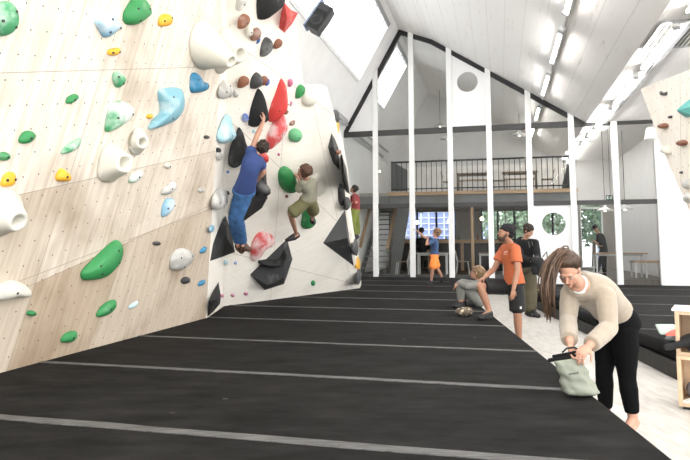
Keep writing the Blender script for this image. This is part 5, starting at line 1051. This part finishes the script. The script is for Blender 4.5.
p = Fig('person', 'climber in dark blue t-shirt and blue trousers reaching up to a black fin', J, .95, M_skin, .007, fat=.86); p.top(M_nav, .018, .42, -.12, .97, .02, name='t_shirt'); p.pants(M_den, .024, 1.93, .004, .05, name='trousers'); p.hair(mat('dark_brown_hair', (.025, .014, .009), .7, .3, 30), tuft=70)
m_cs = chalked('brown_black_shoe', (.05, .03, .025), .4, .6, (.55, .22, .08), 14); p.shoes(m_cs, name='climbing_shoe')
# climber with curly hair
F_ = nrm(-N2 + V(-.3, 0, .35)); M_grn = mat('grey_green_shirt', (.30, .29, .22), .9, .1, 12); M_olv = mat('olive_shorts', (.17, .16, .075), .9, .1, 12)
J = dict(head=j(304, 171.5, .42), F=F_, U=up3, neck=j(307.5, 180.5, .44), pelvis=j(308, 200, .5), mid=j(310, 190, .5), shL=j(302.5, 183, .42), shR=j(313.5, 184, .44), elL=j(298.5, 190.5, .36), elR=j(306.5, 186, .3), wrL=j(299, 180.5, .24), wrR=j(300.5, 177, .22), hipL=j(304.5, 203, .5), hipR=j(311, 203, .5), knL=j(290.5, 214, .42), knR=j(313.5, 211.5, .42), anL=j(296.3, 233.5, .27), anR=j(312.3, 218, .3), toL=j(287., 240, .22), toR=j(313.5, 223, .24), pnL=-N2, pnR=-N2, hdL=V(-.3, .3, .6), hdR=V(-.7, .4, .3), hs=V(1.05, 1, 1))
p = Fig('person', 'climber with curly brown hair in grey green t-shirt and olive shorts hugging a green hold', J, .82, M_skin, .007, fat=.95); p.top(M_grn, .02, .75, -.1, .97, .02, name='t_shirt'); p.pants(M_olv, .028, .92, .03, .1, name='shorts'); p.hair(mat('curly_brown_hair', (.10, .05, .03), .8, .4, 40), tuft=150, r=(.095, .11, .11)); p.shoes(M_bshoe, name='climbing_shoe')
# boy in red on the return wall
M_redc = mat('dark_red_cotton', (.22, .035, .04), .85, .1, 10); M_lime = mat('lime_trousers', (.15, .18, .035), .85, .15, 14); dR = 14.1
F_, U_ = hfu(-.9, .3, -25)
J = dict(head=D(354, 189, dR), F=F_, U=U_, neck=D(354.5, 195, dR), pelvis=D(355, 211, dR), mid=D(356, 203, dR), shL=D(354, 197, dR - .12), shR=D(353.5, 197, dR + .15), elL=D(356.5, 202.5, dR - .35), elR=D(350, 201, dR + .2), wrL=D(350.8, 202, dR - .1), wrR=D(348.5, 193.5, dR + .1), hipL=D(354.5, 213, dR - .08), hipR=D(355, 213, dR + .08), knL=D(353.5, 223, dR - .15), knR=D(356.5, 223, dR + .1), anL=D(354.3, 234, dR), anR=D(357, 235, dR + .15), toL=D(351.8, 236, dR), toR=D(355, 238, dR + .15), hs=V(1.1, 1, 1))
p = Fig('person', 'boy in dark red t-shirt and lime trousers climbing the narrow return wall', J, .72, M_skin, .007); p.top(M_redc, .025, .75, -.1, .97, .015, name='t_shirt'); p.pants(M_lime, .035, 1.9, .01, .1); p.shoes(M_bshoe); p.hair(mat('black_hair', (.02, .013, .01), .7, .3, 30), tuft=50)
# man with cap behind the glass
F_, U_ = hfu(-.9, -.35, 30); dm = gts(V(0, 0, 0)); fz = lambda x, y, s: cp(x, y, s)
s_ = 2.3
J = dict(head=fz(595.3, 228, s_ - .05), F=F_, U=U_, neck=fz(598.5, 233.5, s_), pelvis=fz(603.5, 252, s_), mid=fz(602.5, 243, s_), shL=fz(600, 236, s_ - .2), shR=fz(599, 236, s_ + .2), elL=fz(601.5, 246, s_ - .25), elR=fz(598.5, 245, s_ + .2), wrL=fz(594.5, 241.5, s_ - .15), wrR=fz(594, 241, s_ + .12), hipL=fz(603, 254, s_ - .1), hipR=fz(603.5, 254, s_ + .1), knL=fz(599, 264, s_ - .12), knR=fz(604, 264, s_ + .12), anL=fz(596.5, 273, s_ - .1), anR=fz(604.5, 273, s_ + .12), toL=fz(592, 276, s_ - .12), toR=fz(599.5, 276, s_ + .1), hs=V(1, 1, 1))
M_dgs = mat('dark_grey_green_shirt', (.012, .013, .012), .9, .1, 12)
p = Fig('person', 'man in black cap and dark clothes looking at his phone behind the glass', J, .95, M_skin2, .009); p.top(M_dgs, .03, .8, -.15, .97, .02, name='t_shirt'); p.pants(M_hood, .02, 1.9, .01, .1); p.shoes(M_bshoe); C = J['head']; U2_ = p.U; F2_ = p.F
mb = MB(); mb.ell(C + U2_ * .045 - F2_ * .01, p.R * .088, F2_ * .105, U2_ * .075); mb.box(C + U2_ * .04 + F2_ * .13, p.R * .07, F2_ * .06, U2_ * .006); put('cap', mb, M_hood, p.root, remesh=.008, sm=1)
c = (J['wrL'] + J['wrR']) / 2 - GT * .12 + V(0, 0, .05); o = thing('phone', c, 'dark phone in the hands of the man in the cap', 'phone'); put('phone_case', MB().box(c, GT * .03 + V(0, 0, .05), GN * .04, V(0, 0, .006) - GT * .004), M_bshoe, o, bevel=.003); put('screen', MB().box(c + GT * .006 + V(0, 0, .006), GT * .026 + V(0, 0, .043), GN * .034, V(0, 0, .002)), emit('phone_screen', (.5, .6, .8), .5), o)
# dark figure sitting at the bar behind the boy
s_ = 4.4; F_, U_ = hfu(.2, 1, 5)
J = dict(head=fz(421.5, 231, s_), F=F_, U=U_, neck=fz(422, 237.5, s_ - .05), pelvis=fz(423, 255.5, s_ - .15), shL=fz(417, 240, s_ - .05), shR=fz(427, 240, s_ - .05), elL=fz(415.5, 248, s_ - .05), elR=fz(428.5, 248, s_ - .05), wrL=fz(418, 249, s_ + .22), wrR=fz(426, 249, s_ + .22), hipL=fz(420.5, 257, s_ - .12), hipR=fz(425.5, 257, s_ - .12), knL=fz(420, 257.5, s_ + .3), knR=fz(426, 257.5, s_ + .3), anL=fz(420, 268.5, s_ + .3), anR=fz(426, 268.5, s_ + .3), toL=fz(420, 270, s_ + .45), toR=fz(426, 270, s_ + .45))
p = Fig('person', 'dark haired person in black seen from behind at the café window', J, .95, M_skin, .01); p.top(M_hood, .02, 1.9, -.1, .97); p.pants(M_hood, .02, 1.9, .01, .1); p.shoes(M_bshoe); p.hair(MATS['black_hair'], tuft=60, r=(.11, .12, .12))
c = J['pelvis'] - V(0, 0, .16); so = thing('bar_stool', V(c[0], c[1], ZM), 'dark stool under the person at the café window', 'stool'); put('seat', MB().loft([(c - V(0, 0, .04), (.17, 0, 0), (0, .17, 0)), (c, (.18, 0, 0), (0, .18, 0))], 16), M_dk, so)
for a in (-1, 1):
    for b in (-1, 1): put('leg', MB().tube([c + V(a * .1, b * .1, -.03), V(c[0] + a * .17, c[1] + b * .17, ZM)], .014, 6), M_blackm, so)

# ------------------------------------------------------------------ shelf with bags at the right edge, things on the right mat
y0 = 5.3; sx0 = D(677, 372, y0)[0]; o = thing('cubby_shelf', (sx0 + .45, y0 + .2, 0), 'low light wood cubby shelf at the right picture edge', 'shelf'); zt = .46; M_birch = mat('birch_board', (.62, .45, .29), .5, .12, 3, stretch=(1, 5, 5))
def rb(x0, ya, lo, hi, ang=32):
    a = math.radians(ang); ex, ey = V(math.cos(a), -math.sin(a), 0), V(math.sin(a), math.cos(a), 0); lo, hi = V(lo) - V(x0, ya, 0), V(hi) - V(x0, ya, 0); c = (lo + hi) / 2; h = (hi - lo) / 2
    return MB().box(V(x0, ya, 0) + ex * c[0] + ey * c[1] + V(0, 0, c[2]), ex * h[0], ey * h[1], (0, 0, h[2]))
def cub(x0, x1, ya, yb, z0, z1, th=.032):
    for nm, lo, hi in (('side_panel', (x0, ya, z0), (x0 + th, yb, z1)), ('side_panel', (x1 - th, ya, z0), (x1, yb, z1)), ('shelf', (x0 + th, ya, z1 - th), (x1 - th, yb, z1)), ('shelf', (x0 + th, ya, z0), (x1 - th, yb, z0 + th)), ('back_panel', (x0 + th, yb - .012, z0 + th), (x1 - th, yb, z1 - th))): put(nm, rb(x0, ya, lo, hi), M_birch, o, bevel=.003)
cub(sx0, sx0 + .9, y0, y0 + .38, .03, .455)
for a in (sx0 + .06, sx0 + .84): put('foot', rb(sx0, y0, (a - .03, y0 + .04, 0), (a + .03, y0 + .34, .03)), M_blackm, o)
o2 = o; o = thing('cubby_shelf', (sx0 + .3, y0 + .1, .456), 'upper wooden box with white top standing on the low cubby shelf', 'shelf')
xb = D(675.2, 330, y0)[0]; zb1 = D(680, 308.5, y0)[2]; cub(xb, xb + .9, y0, y0 + .38, .457, zb1 - .02); put('white_top', rb(xb, y0, (xb - .02, y0 - .02, zb1 - .02), (xb + .92, y0 + .4, zb1)), M_white, o, bevel=.004)
c = V(sx0 + .24, y0 + .05, .062); mb = MB(); mb.ell(c + V(0, 0, .09), (.13, 0, 0), (0, .12, 0), (0, 0, .09)); mb.ell(c + V(.08, -.03, .13), (.07, 0, 0), (0, .08, 0), (0, 0, .07)); tag(put('grey_pouch', mb, mat('mottled_grey', (.13, .13, .14), .8, .5, 20), org=c, remesh=.01, sm=1), 'mottled grey pouch inside the lower cubby shelf', 'bag')
c = V(sx0 + .09, y0 + .0, .064); tag(put('folded_paper', MB().box(c + V(0, 0, .012), (.05, .01, .012), (-.01, .035, 0), (0, 0, .003)), M_white, bevel=.001), 'small white folded paper at the front of the lower cubby shelf', 'paper')
c = V(sx0 + .22, y0 - .03, .495); mb = MB(); mb.ell(c + V(0, 0, .08), (.2, 0, 0), (0, .14, 0), (0, 0, .08)); mb.ell(c + V(.1, -.02, .15), (.12, 0, 0), (0, .11, 0), (0, 0, .11)); mb.cap(c + V(-.14, -.05, .08), c + V(.12, -.1, .23), .035, .05); mb.cap(c + V(-.3, .02, .03), c + V(-.1, -.06, .1), .03, .035)
b = tag(put('backpack', mb, M_dk, org=c, remesh=.01, sm=2), 'black backpack spilling out of the upper wooden box', 'bag'); put('strap', MB().tube([c + V(-.18, -.1, .03), c + V(-.1, -.17, .14), c + V(.02, -.17, .2), c + V(.14, -.16, .12)], .014, 8), M_bshoe, b, smooth=True)
c = Zp(667, 336, ZR); mb = MB(); mb.prism([c + V(-.07, 0, .01), c + V(.13, .02, .01), c + V(.16, .08, .13), c + V(-.09, .08, .13)], (0, .05, 0)); b = tag(put('folded_towel', mb, mat('mint_cloth', (.55, .66, .58), .9, .1, 10, .3, 20), org=c, bevel=.02), 'mint green folded cloth on the right mat beside the shelf', 'cloth')
mb = MB(); mb.prism([c + V(-.05, -.09, .01), c + V(.16, -.05, .01), c + V(.18, -.03, .11), c + V(.06, -.03, .07), c + V(-.04, -.06, .03)], (0, .04, 0)); tag(put('folded_shirt', mb, mat('coral_cloth', (.75, .16, .12), .9, .1, 10, .3, 20), org=c + V(0, -.1, 0), bevel=.015), 'coral red folded cloth in front of the mint one on the right mat', 'cloth')
c = Zp(668, 341, ZR) + V(0., -.1, 0); mb = MB(); mb.cap(c + V(-.06, 0, .03), c + V(.08, .0, .03), .03, .028); mb.cap(c + V(-.05, 0, .05), c + V(.03, 0, .045), .026); tag(put('climbing_shoe', mb, chalked('black_white_shoe', (.02, .02, .02), .5, .5), org=c, remesh=.006, sm=1), 'black and white climbing shoe in front of the coral cloth', 'shoe')
# black bag and shoes by the hoodie man on the edge of the right mat
c = Zp(552, 300, ZR) ; mb = MB(); mb.ell(c + V(0, 0, .11), (.3, .1, 0), (-.05, .17, 0), (0, 0, .12)); mb.ell(c + V(-.22, .05, .1), (.14, 0, 0), (0, .13, 0), (0, 0, .1)); tag(put('duffel_bag', mb, M_dk, org=c, remesh=.012, sm=3), 'black duffel bag on the edge of the right mat behind the ponytail', 'bag')
c = Zp(541.5, 295, ZR + .0); 
for i, (dx, col, nm) in enumerate(((-.08, (.45, .42, .05), 'yellow and black'), (.08, (.5, .5, .48), 'grey and white'))):
    q_ = c + V(dx, 0, .03); mb = MB(); mb.cap(q_, q_ + V(.03, -.16, -.0), .045, .035); mb.cap(q_ + V(0, 0, .0), q_ + V(0, .0, .07), .045, .04); tag(put('sport_shoe', mb, chalked('sport_shoe_%d' % i, col, .4, .6, (.02, .02, .02), 14), org=q_, remesh=.01, sm=1), nm + ' sport shoe standing on the mat edge by the hoodie man', 'shoe')
